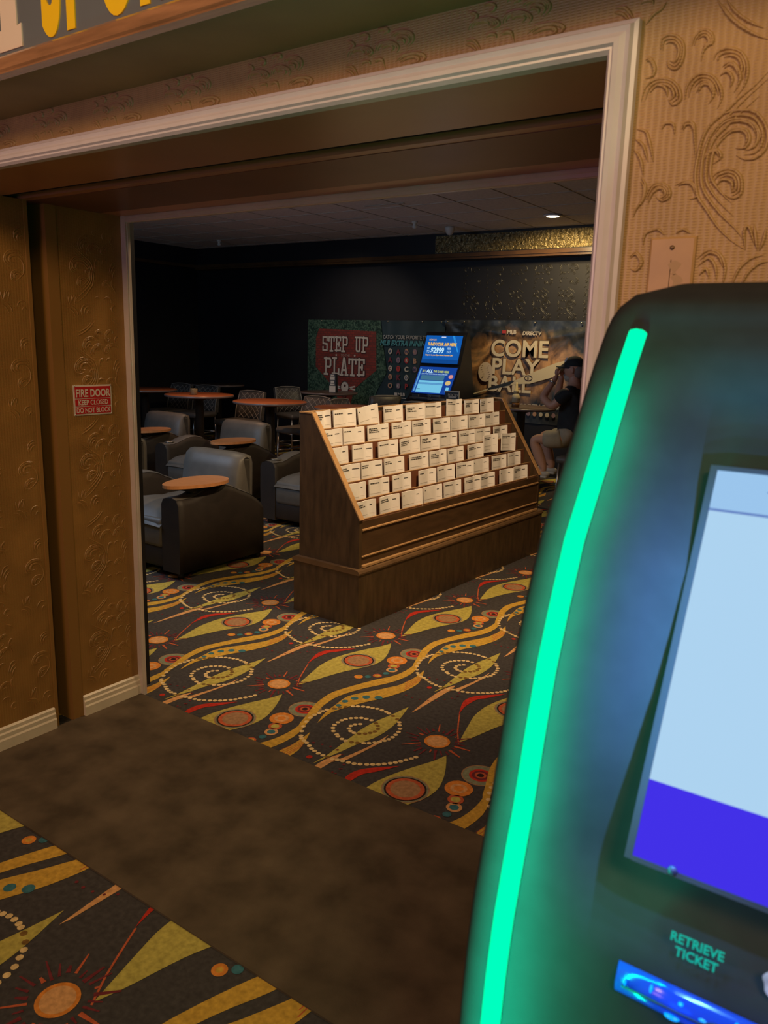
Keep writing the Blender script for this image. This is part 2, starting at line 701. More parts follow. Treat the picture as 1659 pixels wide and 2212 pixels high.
# ------------------------------------------------------------------ floor: patterned carpet
PAL = {'base': (0.060, 0.054, 0.052), 'gold': (0.56, 0.33, 0.05), 'lime': (0.46, 0.38, 0.085), 'cream': (0.72, 0.52, 0.24), 'orange': (0.66, 0.23, 0.04),
       'brown': (0.20, 0.11, 0.03), 'teal': (0.05, 0.16, 0.19), 'red': (0.48, 0.035, 0.02), 'maroon': (0.17, 0.03, 0.035), 'sage': (0.22, 0.23, 0.14), 'sand': (0.36, 0.20, 0.10),
       'dark': (0.035, 0.02, 0.018), 'peach': (0.64, 0.33, 0.13), 'coral': (0.50, 0.11, 0.045)}
pn = list(PAL); PM = [mat('carpet_' + k, v, .95, spec=.1, noise=.22, nscale=60, bump=.5, bscale=900, bdist=.001) for k, v in PAL.items()]
pi_ = {k: i for i, k in enumerate(pn)}
def inpoly(p, poly):
    c = False; j = len(poly) - 1
    for i in range(len(poly)):
        a, b = poly[i], poly[j]
        if (a[1] > p[1]) != (b[1] > p[1]) and p[0] < (b[0] - a[0]) * (p[1] - a[1]) / (b[1] - a[1]) + a[0]: c = not c
        j = i
    return c
motif = []   # (poly, layer, colour)
def mpoly(p, l, c): motif.append((p, l, pi_[c]))
def mdisc(x, y, r, l, c, n=20): mpoly([(x + r * math.cos(2 * PI * k / n), y + r * math.sin(2 * PI * k / n)) for k in range(n)], l, c)
def strip(U, Lo, l, c):
    n = 24
    def smp(P, t):
        t *= len(P) - 1; i = min(int(t), len(P) - 2); f = t - i; p0 = P[max(i - 1, 0)]; p1 = P[i]; p2 = P[i + 1]; p3 = P[min(i + 2, len(P) - 1)]
        return tuple(.5 * (2 * p1[k] + (p2[k] - p0[k]) * f + (2 * p0[k] - 5 * p1[k] + 4 * p2[k] - p3[k]) * f * f + (3 * p1[k] - p0[k] - 3 * p2[k] + p3[k]) * f ** 3) for k in (0, 1))
    for i in range(n): mpoly([smp(U, i / n), smp(U, (i + 1) / n), smp(Lo, (i + 1) / n), smp(Lo, i / n)], l, c)
x, y, r = CP['ring']
for q, c in ((1, 'sand'), (.93, 'sage'), (.6, 'red'), (.45, 'maroon'), (.3, 'coral'), (.18, 'dark')): mdisc(x, y, r * q, 1 + q * -.3, c, 28)
bu, bl = CP['band_u'], CP['band_l']
B_ = (.036, .84)
bu = bu + [[bu[0][0] + B_[0], bu[0][1] + B_[1]]]; bl = bl + [[bl[0][0] + B_[0], bl[0][1] + B_[1]]]
strip(bu, bl, 2, 'gold')
L2 = CP['leaf2']; strip(L2[:12], [L2[0]] + L2[:11:-1] , 2.2, 'gold')
for x, y, r in CP['leaf2dots']: mdisc(x, y, r, 2.6, 'teal', 14)
for a, b in CP['hatch']: mpoly([a, (a[0] + .003, a[1] + .006), (b[0] + .004, b[1] + .009), b], 2.6, 'coral')
SP = CP['spleaf']; strip(SP[:8], [SP[0]] + SP[:7:-1] + [SP[7]], 2.1, 'lime')
last = None; acc = 0
for i, p in enumerate(CP['spiral']):
    mdisc(p[0], p[1], .0105, 2.8, 'brown' if inpoly(p, SP) or inpoly(p, L2) else 'cream', 8)
BR = CP['branch']; strip(BR[:11], [BR[0]] + BR[:10:-1] + [BR[10]], 2.3, 'peach')
TE = CP['tear']; strip(TE[:10], [TE[0]] + TE[:9:-1] + [TE[9]], 2.2, 'lime')
x, y, r = CP['tearc']
for q, c in ((1.0, 'sand'), (.95, 'sage'), (.88, 'dark'), (.80, 'coral'), (.62, 'sand')): mdisc(x, y, r * q, 2.9 - q * .3, c, 30)
RT_ = CP['redtear']; strip(RT_[:6], [RT_[0]] + RT_[:5:-1] + [RT_[5]], 2.3, 'red')
stm = CP['redstem']
for a, b in zip(stm, stm[1:]): mpoly([a, (a[0] + .006, a[1] + .002), (b[0] + .006, b[1] + .002), b], 2.3, 'coral')
cc = [(('orange', 1), ('peach', .6), ('orange', .35)), (('coral', 1), ('lime', .6)), (('peach', 1), ('teal', .6)), (('teal', 1),), (('coral', 1), ('gold', .6)), (('teal', 1),), (('orange', 1), ('gold', .45))]
for (x, y, r), rings in zip(CP['circ'], cc):
    for c, q in rings: mdisc(x, y, r * q, 2.7 - q * .3, c, 18)
for x, y, r in CP['reds']: mdisc(x, y, r, 2.5, 'maroon' if r < .011 else 'red', 8)
x, y, r = CP['sun']
mdisc(x, y, r, 2.6, 'orange', 26); mdisc(x, y, r * .8, 2.7, 'peach', 20)
for k in range(26):
    a = 2 * PI * k / 26 + .1; r0 = r * (1.45 + .15 * math.sin(k * 5)); r1 = r * (2.3 + .5 * math.sin(k * 2.4 + 1)); hw = .0042 if k % 3 else .0065
    ca, sa = math.cos(a), math.sin(a)
    mpoly([(x + r0 * ca - hw * sa, y + r0 * sa + hw * ca), (x + r0 * ca + hw * sa, y + r0 * sa - hw * ca), (x + r1 * ca + hw * .5 * sa, y + r1 * sa - hw * .5 * ca), (x + r1 * ca - hw * .5 * sa, y + r1 * sa + hw * .5 * ca)], 2.35, 'coral' if k % 4 == 0 else 'maroon')
fl = MB()
fl.face([(-10.3, -1.6, 0), (1.6, -1.6, 0), (1.6, 9.3, 0), (-10.3, 9.3, 0)], 0)
A_ = (.885, -.01); O_ = (-1.487, 2.587)
for i in range(-10, 4):
    for j in range(-5, 9):
        ox = O_[0] + i * A_[0] + j * B_[0]; oy = O_[1] + i * A_[1] + j * B_[1]
        if ox < -9.2 or ox > 1.2 or oy > 8.7 or oy < -.7 or (ox > 0.6 and oy < 1): continue
        far = oy > 6.5
        for poly, l, c in motif:
            if far and len(poly) == 8: continue
            fl.face([(px + ox, py + oy, .0006 * l) for px, py in poly], c)
struct(fl, 'floor', PM)
# plain dark threshold carpet laid across the doorway
mt = MB(); mt.box((-2.8, 1.253, 0), (0.9, 2.126, .006), 0)
tag(mt.build('floor_mat', mat('plain_dark_carpet', (0.105, 0.078, 0.050), .95, spec=.1, noise=.35, nscale=7, bump=.6, bscale=700)), 'plain dark brown carpet strip laid across the doorway', 'mat')
# ------------------------------------------------------------------ walls of the doorway
XL = -2.8; YI = 2.126; YF = 1.30; XR = -.455; ZS = 2.07
# front wall: pieces right of and above the opening with embossed scrolls
wf = MB(); wf.box((XR, YF, 0), (1.6, YI, 3.0)); wf.box((-4.0, YF, ZS + .002), (XR, YF + .009, ZS + .06)); wf.box((-4.0, YF, ZS + .06), (XR, YI, 3.0))
def PF(x, z, d): return (x, YF - d, z)
for ix in range(-1, 4):
    for iz, (dx, dz) in enumerate(((0, 1.7), (.10, 1.29), (.05, 2.115))):
        if ix > 2 and iz: continue
        st = [[[p[0] - .45 + dx + ix * .262, p[1] + dz] for p in s_] for s_ in RELIEF2]
        st = [s_ for s_ in st if all(p[0] > -.445 and p[0] < .5 and p[1] < 2.2 for p in s_)]
        ribs(wf, PF, st, .0027, .0045)
for ix in range(0, 8):
    st = [[[p[0] - .45 - .262 * ix - .05, 2.095 + (p[1] - .19) * .42] for p in s_] for s_ in RELIEF2]
    st = [s_ for s_ in st if all(p[0] < -.41 and p[1] > 2.092 and p[1] < 2.165 for p in s_)]
    ribs(wf, PF, st, .0030, .0048)
struct(wf, 'wall_front', paper_wall)
# passage left wall with the slot of the fire door
wl = MB(); wl.box((XL - .14, .2, 0), (XL, 1.715, ZS)); wl.box((XL - .14, 1.835, 0), (XL, YI, ZS))
wl.box((-4.0, -1.6, 0), (XL - .13, YI, 3.0), 1)
def PL(y, z, d): return (XL + d, y, z)
for (y0, y1) in ((.3, 1.70), (1.86, 2.115)):
    for iy in range(0, 6):
        for iz in range(0, 6):
            st = [[[YI - .02 - p[0] * 1.1 - .27 * iy, p[1] * .93 + .13 + iz * .385 - .0] for p in s_] for s_ in RELIEF2]
            st = [s_ for s_ in st if all(y0 < p[0] < y1 and .12 < p[1] < 2.0 for p in s_)]
            ribs(wl, PL, st, .0030, .0019)
struct(wl, 'wall_left', [gold_wall, dark_brown])
jm = MB(); jm.box((XL - .13, 1.790, 0), (XL + .003, 1.836, ZS)); jm.box((XL - .13, 1.708, 0), (XL + .003, 1.722, ZS))
struct(jm, 'trim_1', mat('gold_brown_edge', (0.30, 0.15, 0.04), .4))
# baseboards
def base_prof(d): return [(0, 0), (d, 0), (d, .045), (d * .75, .052), (d * .75, .068), (d * .45, .074), (d * .45, .088), (0, .095)]
for nm, a, b in (('baseboard_left', .2, 1.705), ('baseboard_left', 1.84, YI)):
    bb = MB(); bb.prism([(XL + p, q) for p, q in base_prof(.016)], 1, a, b); struct(bb, nm, mat('cream_baseboard', (0.75, 0.64, 0.48), .35, noise=.08, nscale=10))
# soffit of the passage, with slot
so = MB(); so.box((XL - .14, 1.31, ZS), (XR + .01, 1.63, ZS + .02), 0); so.box((XL - .14, 1.63, ZS + .03), (XR + .01, 1.70, ZS + .05), 1)
so.box((XL - .14, 1.70, ZS), (XR + .01, YI, ZS + .02), 0); so.box((XL - .14, 1.655, ZS + .005), (XR + .01, 1.66, ZS + .03), 1)
so.box((XL - .14, 1.735, ZS - .0015), (XR, 2.03, ZS + .002), 2)
struct(so, 'trim_2', [brown_paint, mat('black_slot', (.01, .008, .006), .8), mat('dark_red_brown_paint', (0.15, 0.065, 0.04), .42, noise=.2, nscale=3)])
# front casing (right leg and head) and inner casing
def casing_poly(w, d): return [(0, 0), (0, -d * .55), (w * .12, -d * .8), (w * .2, -d * .8), (w * .28, -d), (w * .45, -d * .95), (w * .62, -d * .75), (w * .78, -d * .85), (w * .86, -d * .6), (w, -d * .5), (w, 0)]
cw = .045; W0 = -.492; ZH = 2.045
cs = MB(); P_ = casing_poly(cw, .028)
cs.grid([[(W0 + p[0], YF + .001 + p[1], 0) for p in P_], [(W0 + p[0], YF + .001 + p[1], ZH + p[0]) for p in P_], [(-4.0, YF + .001 + p[1], ZH + p[0]) for p in P_]], 0, False, True, True)
cs.box((W0 + .001, YF + .002, 0), (XR - .001, YF + .1, ZH + .03)); cs.box((-4.0, YF + .002, ZH + .002), (XR, YF + .012, ZS + .001))
struct(cs, 'trim_3', cream)
ci = MB(); q = casing_poly(.05, .02)
ci.grid([[(XL + .032 - p[0]*.64, YI + .02 + p[1], 0) for p in q], [(XL + .032 - p[0]*.64, YI + .02 + p[1], 2.045 + p[0]) for p in q], [(XR, YI + .02 + p[1], 2.045 + p[0]) for p in q]], 0, False, True, True)
ci.box((XL - .05, YI, 0), (XL + .030, YI + .022, 2.08)); ci.box((XL, YI + .002, 2.047), (XR, YI + .022, 2.10))
struct(ci, 'trim_4', mat('pale_inner_casing', (0.60, 0.50, 0.42), .3, noise=.06, nscale=12))
# soffit and sign fascia over the doorway
sf = MB(); sf.box((-4.0, 1.085, 2.168), (1.6, 1.30, 2.19)); struct(sf, 'trim_5', fascia)
sm_ = MB(); prof = [(1.075, 2.163), (1.10, 2.163), (1.10, 2.215), (1.088, 2.203), (1.079, 2.200), (1.074, 2.194), (1.074, 2.172), (1.078, 2.168)]
sm_.prism(prof, 0, -4.0, 1.6); struct(sm_, 'trim_6', copper_wood)
sg = empty('wall_sign', (-1.6, 1.09, 2.20), 0, 'dark blue-grey sign with white and yellow capitals high above the doorway', 'sign')
sb = MB(); sb.box((-2.3, 0.0, 0.0), (3.0, .02, .7)); sb.build('panel', mat('sign_slate', (0.13, 0.15, 0.165), .35, noise=.15, nscale=2), sg)
ly = mat('sign_yellow', (0.85, 0.56, 0.01), .4); lw = mat('sign_cream', (0.72, 0.62, 0.50), .4)
for ch_, x_ in (('S', -.070), ('P', .013), ('O', .125), ('R', .245), ('T', .35), ('S', .44)):
    text(ch_, 'lettering', ly, sg, (x_ + .006, -.001, .030), .30, sx=.44, off=.017, ext=.002)
for x0 in (-.232, -.334):
    ll = MB(); ll.prism([(x0, .012), (x0 + .088, .012), (x0 + .088, .058), (x0 + .072, .055), (x0 + .070, .24), (x0 - .01 + .02, .24), (x0 + .028 - .018, .055), (x0, .055)], 1, -.003, .001)
    ll.build('lettering', lw, sg)
ul = MB(); ul.box((-1.2, -.002, -.0015), (-.142, 0, .0025)); ul.build('underline', mat('sign_orange', (.85, .45, .06), .4), sg)
# hall side ceiling far above and behind, room shell
rm = MB(); rm.box((-10.45, 9.3, 0), (1.8, 9.45, 3.05), 0)
rm2 = MB(); rm2.box((-10.45, YI, 0), (-10.3, 9.3, 3.05), 0)
struct(rm2, 'wall_west', black_wall)
rr = MB(); rr.box((1.6, -1.6, 0), (1.75, 9.3, 3.05)); struct(rr, 'wall_right', black_wall)
rn = MB(); rn.box((-10.3, 1.986, 0), (-4.0, YI, 3.05)); rn.box((-4.0, YI, 2.1), (1.6, YI + .1, 3.05)); rn.box((XR, YI, 0), (1.6, YI + .1, 3.05)); rn.box((-4.0, YI, 0), (XL - .045, YI + .1, 3.05))
struct(rn, 'wall_near', black_wall)
def PB(x, z, d): return (x, 9.3 - d, z)
for ix in range(0, 7):
    for iz in range(0, 2):
        st = [[[-3.3 + p[0] * 1.25 - ix * .33, 1.93 + p[1] * 1.0 + iz * .42] for p in s_] for s_ in RELIEF[::1]]
        st = [s_ for s_ in st if all(p[1] < 2.62 and p[0] < -3.0 for p in s_) and (ix < 4 or random.random() < .5)]
        ribs(rm, PB, st, .006, .004, 1)
struct(rm, 'wall_back', [black_wall, black_relief])
# upper band (boxed crown) with wood rail
bd = MB(); bd.box((-10.3, 9.12, 2.74), (1.6, 9.3, 3.0), 0); bd.box((-10.3, YI, 2.74), (-10.12, 9.12, 3.0), 0)
bk = mat('relief_lit_gold', (0.20, 0.15, 0.06), .25, spec=.8, metal=.5, noise=.7, nscale=25, bump=1.0, bscale=30, bdist=.03)
bd.box((-5.6, 9.115, 2.76), (1.6, 9.12, 2.97), 1)  # downlight's golden glow put into the colour of this stretch of band
struct(bd, 'trim_7', [black_wall, bk])
rl = MB(); rl.box((-10.14, 9.07, 2.70), (1.6, 9.3, 2.745), 0); rl.box((-10.3, YI, 2.70), (-10.08, 9.07, 2.745), 0); rl.box((-10.12, 9.09, 2.672), (1.6, 9.3, 2.70), 0)
struct(rl, 'trim_8', room_rail)
# ceiling: tiles with a grid
ce = MB(); ce.box((-10.3, YI, 3.0), (1.6, 9.3, 3.05), 0)
for i in range(20): ce.box((-10.3 + .61 * i, YI, 2.996), (-10.288 + .61 * i, 9.12, 3.0), 1)
for i in range(12): ce.box((-10.3, 2.3 + .61 * i, 2.996), (1.6, 2.312 + .61 * i, 3.0), 1)
for x_, y_ in ((-8.6, 7.0), (-6.1, 7.6), (-5.2, 7.0), (-3.4, 6.6)): ce.box((x_, y_, 2.993), (x_ + .5, y_ + .03, 2.996), 2)
struct(ce, 'ceiling', [mat('ceiling_tile', (0.78, 0.73, 0.68), .8, noise=.1, nscale=30), mat('ceiling_grid', (0.42, 0.38, 0.33), .6), mat('vent_slot', (.5, .45, .38), .6)])
hc = MB(); hc.box((-4.0, -1.6, 3.0), (1.6, YF, 3.05)); struct(hc, 'ceiling', mat('hall_ceiling', (.25, .2, .15), .8))
dl = empty('recessed_ceiling_light', (-3.65, 8.32, 2.99), 0, 'round recessed downlight glowing in the far ceiling', 'ceiling light')
t = MB(); t.lathe([(.065, .005), (.10, .005), (.105, -.004), (.095, -.012), (.07, -.008)]); t.build('ring', cream, dl)
t = MB(); t.lathe([(.001, -.006), (.068, -.006), (.066, -.010), (.001, -.010)]); t.build('lamp', mat('lamp_glow', (1, .9, .7), .5, emit=(1, .82, .5), estr=9), dl)
for nm, lab, ct, x_, y_ in (('ceiling_sprinkler', 'small white ceiling sprinkler above the left corner of the room', 'sprinkler', -8.87, 8.44), ('ceiling_sprinkler', 'small white sprinkler on the ceiling just left of the dome camera', 'sprinkler', -5.27, 8.1), ('dome_camera', 'small white dome camera hanging under the dark upper band', 'security camera', -5.1, 8.62)):
    s_ = MB(); s_.lathe([(.035, .0), (.035, -.015), (.02, -.02), (.02, -.05), (.03, -.06), (.02, -.075), (.001, -.08)] if 'sprink' in nm else [(.06, 0), (.06, -.03), (.05, -.05), (.045, -.07), (.03, -.09), (.001, -.10)])
    o = s_.build(nm, mat('white_plastic', (.6, .57, .52), .4)); o.location = (x_, y_, 2.996); tag(o, lab, ct)
# blank plate on the front wall
pl = empty('blank_wall_plate', (-.367, YF, 1.715), 0, 'tan painted blank wall plate on the embossed wall above the green-lit kiosk', 'wall plate')
t = MB(); t.grid([[(-.0345 + d, -e, -.058 + d), (.0345 - d, -e, -.058 + d), (.0345 - d, -e, .058 - d), (-.0345 + d, -e, .058 - d)] for d, e in ((0, 0), (0, .003), (.003, .0055), (.034, .0056))], 0, False, True); t.build('plate', mat('tan_plate', (0.46, 0.28, 0.12), .4, noise=.1, nscale=15), pl)
t = MB(); t.lathe([(.0035, 0), (.0035, .0012), (.001, .0016)], n=12); t.xf(Matrix.Translation((0, -.0055, .042)) @ Matrix.Rotation(PI / 2, 4, 'X'))
t.build('screw', mat('worn_screw', (0.16, .10, .05), .4, metal=.6), pl)
t = MB()
for k in range(4): t.face([(.006 + .012 * math.cos(a) * (.6 + .4 * math.sin(a * 3 + k)) + k * .004, -.0058, .012 - .02 * k + .011 * math.sin(a)) for a in [2 * PI * i / 12 for i in range(12)]])
t.build('worn_paint', mat('worn_patch', (0.40, 0.255, 0.12), .5), pl)
# fire door sign
fs = empty('fire_door_sign', (XL + .002, 1.957, 1.343), PI / 2, 'small red and white fire door sign on the left embossed panel', 'sign')
t = MB(); t.box((-.088, -.003, -.060), (.088, 0, .060)); t.build('plate', mat('sign_white', (.68, .62, .52), .4), fs)
t = MB(); red = mat('sign_red', (.50, .02, .02), .35)
t.box((-.082, -.0045, .008), (.082, -.003, .054)); t.box((-.082, -.0045, -.023), (.082, -.003, .005)); t.box((-.082, -.0045, -.054), (.082, -.003, -.026)); t.build('red_field', red, fs)
wt = MATS['sign_white']
text('FIRE DOOR', 'lettering', wt, fs, (0, -.0046, .014), .042, align='CENTER', off=.0009, sx=.74, ext=.0003)
text('KEEP CLOSED', 'lettering', wt, fs, (0, -.0046, -.0185), .0275, align='CENTER', off=.0004, sx=.82, ext=.0003)
text('DO NOT BLOCK', 'lettering', wt, fs, (0, -.0046, -.0495), .0275, align='CENTER', off=.0004, sx=.76, ext=.0003)
for sx_, sz_ in ((-1, 1), (1, 1), (-1, -1), (1, -1)):
    t = MB(); t.ell((sx_ * .083, -.004, sz_ * .056), (.003, .002, .003), 8); t.build('rivet', mat('steel', (.6, .58, .52), .3, metal=.9), fs)
# ------------------------------------------------------------------ card rack
oak = mat('dark_oak', (0.070, 0.042, 0.020), .45, noise=.35, nscale=5, stretch=(6, 6, 1.2), bump=.15, bscale=60)
oak_front = mat('oak_front', (0.085, 0.046, 0.021), .45, noise=.25, nscale=5, stretch=(6, 1.2, 6))
oak_edge = mat('light_oak_edge', (0.46, 0.27, 0.12), .38, noise=.15, nscale=12)
mahog = mat('mahogany_tier', (0.19, 0.07, 0.035), .4, noise=.2, nscale=8)
rk = empty('card_rack', (-2.525, 3.43, 0), -math.radians(2.0), 'large oak floor rack with six stepped rows of betting sheets', 'rack')
# local: +y along the rack, -x into the rack from its front
def part(mb, name, m): return mb.build(name, m, rk)
t = MB(); t.box((-.50, 0, .0), (0, 2.33, .315)); part(t, 'base', oak)
t = MB(); t.prism([(0.006, .315), (.008, .325), (0, .338), (-.02, .345), (-.48, .345), (-.5, .338), (-.508, .325), (-.506, .315)], 1, -.008, 2.338); part(t, 'base_moulding', oak_edge if False else mat('mid_oak', (0.13, .075, .035), .4, noise=.2, nscale=8))
SPF = [(-.02, .345), (-.02, .635), (-.036, .655), (-.385, 1.195), (-.475, 1.195), (-.475, .345)]
for y0 in (.02, 2.265):
    t = MB(); t.prism(SPF, 1, y0, y0 + .028); part(t, 'side_panel', oak)
    t = MB()
    def sl(x0, z0, x1, z1, y):
        dx, dz = x1 - x0, z1 - z0; l = math.hypot(dx, dz); nx, nz = -dz / l * -1, dx / l * -1
        nx, nz = (dz / l, -dx / l); 
        t.prism([(x0, z0), (x1, z1), (x1 + nx * .008, z1 + nz * .008), (x0 + nx * .008, z0 + nz * .008)], 1, y - .004, y + .032)
    sl(-.016, .625, -.385, 1.197, y0); t.box((-.478, y0 - .004, 1.195), (-.383, y0 + .032, 1.203)); part(t, 'edge_trim', oak_edge)
t = MB(); t.box((-.475, .048, .345), (-.455, 2.265, 1.185)); t.box((-.478, .04, 1.185), (-.450, 2.27, 1.197)); part(t, 'back_panel', oak)
t = MB(); t.box((-.47, .048, 1.194), (-.452, 2.265, 1.203)); part(t, 'top_trim', oak_edge)
t = MB(); t.box((-.04, .048, .345), (-.024, 2.265, .615)); part(t, 'front_panel', oak_front)
for z0, z1, d in ((.560, .572, .008), (.405, .415, .008), (.345, .362, .014)):
    t = MB(); t.prism([(-.024, z0), (-.024 + d, z0 + .002), (-.024 + d, z1 - .003), (-.024, z1)], 1, .048, 2.265); part(t, 'moulding', oak_edge)
ZT = [.622 + .0965 * k for k in range(6)]; UT = [.02 + .0625 * k for k in range(6)]
for k in range(6):
    t = MB(); x0 = -UT[k] - .014
    t.box((x0 - .008, .048, ZT[k] - .13), (x0, 2.265, ZT[k])); part(t, 'tier', mahog)
    t = MB(); t.box((x0 - .009, .048, ZT[k]), (x0 + .001, 2.265, ZT[k] + .004)); part(t, 'tier_edge', oak_edge)
    t = MB(); t.box((x0 - .0625, .048, ZT[k] - .045), (x0 - .009, 2.265, ZT[k] - .035)); part(t, 'tier_shelf', mahog)
t = MB(); t.box((-.41, .048, 1.02), (-.40, 2.265, 1.178)); part(t, 'tier', mahog)
# betting sheets
white_p = mat('white_sheet', (0.80, 0.77, 0.72), .7, noise=.03, nscale=30); ink = mat('black_ink', (0.05, 0.045, 0.04), .6); ink2 = mat('grey_ink', (0.42, .39, .35), .6)
ROWS = [[(-.0, 0.16), (0.2, 0.40), (0.44, 0.63), (0.70, 0.88), (0.95, 1.14), (1.17, 1.35), (1.44, 1.62), (1.69, 1.87), (1.92, 2.09)],
 [(0.03, 0.19), (0.23, 0.41), (0.47, 0.66), (0.72, 0.91), (0.94, 1.14), (1.19, 1.38), (1.42, 1.61), (1.67, 1.86), (1.91, 2.09)],
 [(0.03, 0.18), (0.24, 0.42), (0.49, 0.68), (0.72, 0.92), (0.96, 1.15), (1.19, 1.38), (1.45, 1.63), (1.67, 1.86), (1.93, 2.12)],
 [(0.03, 0.21), (0.25, 0.43), (0.48, 0.66), (0.75, 0.94), (0.98, 1.16), (1.20, 1.38), (1.46, 1.65), (1.68, 1.85), (1.95, 2.13)],
 [(0.03, 0.19), (0.25, 0.43), (0.48, 0.66), (0.76, 0.94), (0.98, 1.16), (1.22, 1.41), (1.45, 1.63), (1.72, 1.90), (1.96, 2.13)],
 [(0.05, 0.21), (0.27, 0.45), (0.50, 0.69), (0.74, 0.92), (0.98, 1.16), (1.24, 1.42), (1.44, 1.62), (1.72, 1.89), (1.94, 2.12)]]
rname = ['top', 'second', 'third', 'fourth', 'fifth', 'lowest']
cname = ['nearest to the fire door', 'second from the near end', 'third from the near end', 'fourth from the near end', 'in the middle', 'fourth from the far end', 'third from the far end', 'second from the far end', 'at the far end']
raised = {(3, 7): .055, (3, 8): .05, (0, 6): .02}
tilt = {(0, 2): 7, (0, 6): -4, (3, 8): -4, (2, 3): 1.5, (1, 2): 1}
MR = Matrix.Translation((-2.525, 3.43, 0)) @ Matrix.Rotation(-math.radians(2.0), 4, 'Z')
def sheet_mesh(wd, h, seed):
    rnd = random.Random(seed); t = MB(); fw = rnd.choice((.26, .28, .22, .3)); th = .007
    nb = int(14)
    def pt(s, z):   # s 0..1 along the width: flat panel then the fold curving forward
        a = s - (1 - fw); cx = 0 if a < 0 else (a / fw) ** 1.4 * .030
        top = 0 if a < 0 else (a / fw) * .008
        return (cx - z * .07 + .004 * math.sin(s * 5 + seed), s * wd, z + top * (z / h))
    N = 12; front = [[pt(i / N, z) for i in range(N + 1)] for z in (0, h * .5, h)]
    t.grid(front, 0, True); bk_ = [[(p[0] - th, p[1], p[2]) for p in r] for r in front][::-1]; t.grid(bk_, 0, True)
    t.grid([[p for p in front[2]], [(p[0] - th, p[1], p[2]) for p in front[2]]], 0, False)
    for e in (0, N): t.grid([[front[k][e] for k in range(3)], [(front[k][e][0] - th, front[k][e][1], front[k][e][2]) for k in range(3)]], 0, False)
    def line(s0, s1, z0, z1, mi):
        n = 3
        t.grid([[(lambda q: (q[0] + .0009, q[1], q[2]))(pt(s0 + (s1 - s0) * i / n, z)) for i in range(n + 1)] for z in (z0, z1)], mi, False)
    e = 1 - fw; kind = rnd.random()
    if kind > .16:
        for q in range(rnd.choice((1, 2, 2, 3))):
            s = .06; z = h * (.86 - q * .085)
            end = e * rnd.uniform(.45, .95)
            while s < end:
                l = rnd.uniform(.04, .14); line(s, min(s + l, e - .02), z - h * .05, z, 1); s += l + .018
    else: line(.07, .14, h * .80, h * .84, 1)
    line(.05, e * .9, h * .36, h * .375, 2); line(.05, e * .8, h * .16, h * .172, 2); line(e + .04, .95, h * .40, h * .41, 2)
    line(e + .05, .9 if kind < .7 else .97, h * .76, h * .80, 1)
    return t
for k in range(6):           # k = 0 is the top row
    tk = 5 - k
    for j, (v0, v1) in enumerate(ROWS[k]):
        v0 = max(v0, .055); v1 = v1 - (.023 if j else .012); wd = v1 - v0; h = .128 if k else .135
        t = sheet_mesh(wd, h, k * 9 + j)
        o = t.build('betting_sheets', [white_p, ink, ink2])
        x = -UT[tk] - .014 - .030; z = ZT[tk] - .0345 + raised.get((k, j), 0)
        if tk == 5: x = -UT[5] - .038
        o.matrix_world = MR @ Matrix.Translation((x, v0, z)) @ Matrix.Rotation(math.radians(tilt.get((k, j), random.uniform(-.8, .8))), 4, 'X')
        extra = ' pulled up' if (k, j) in raised and k == 3 else (' leaning askew' if (k, j) in ((0, 2), (0, 6)) else '')
        tag(o, 'white betting sheets%s in the rack, %s row, %s' % (extra, rname[k], cname[j]), 'paper sheets', 'betting sheets in the rack')
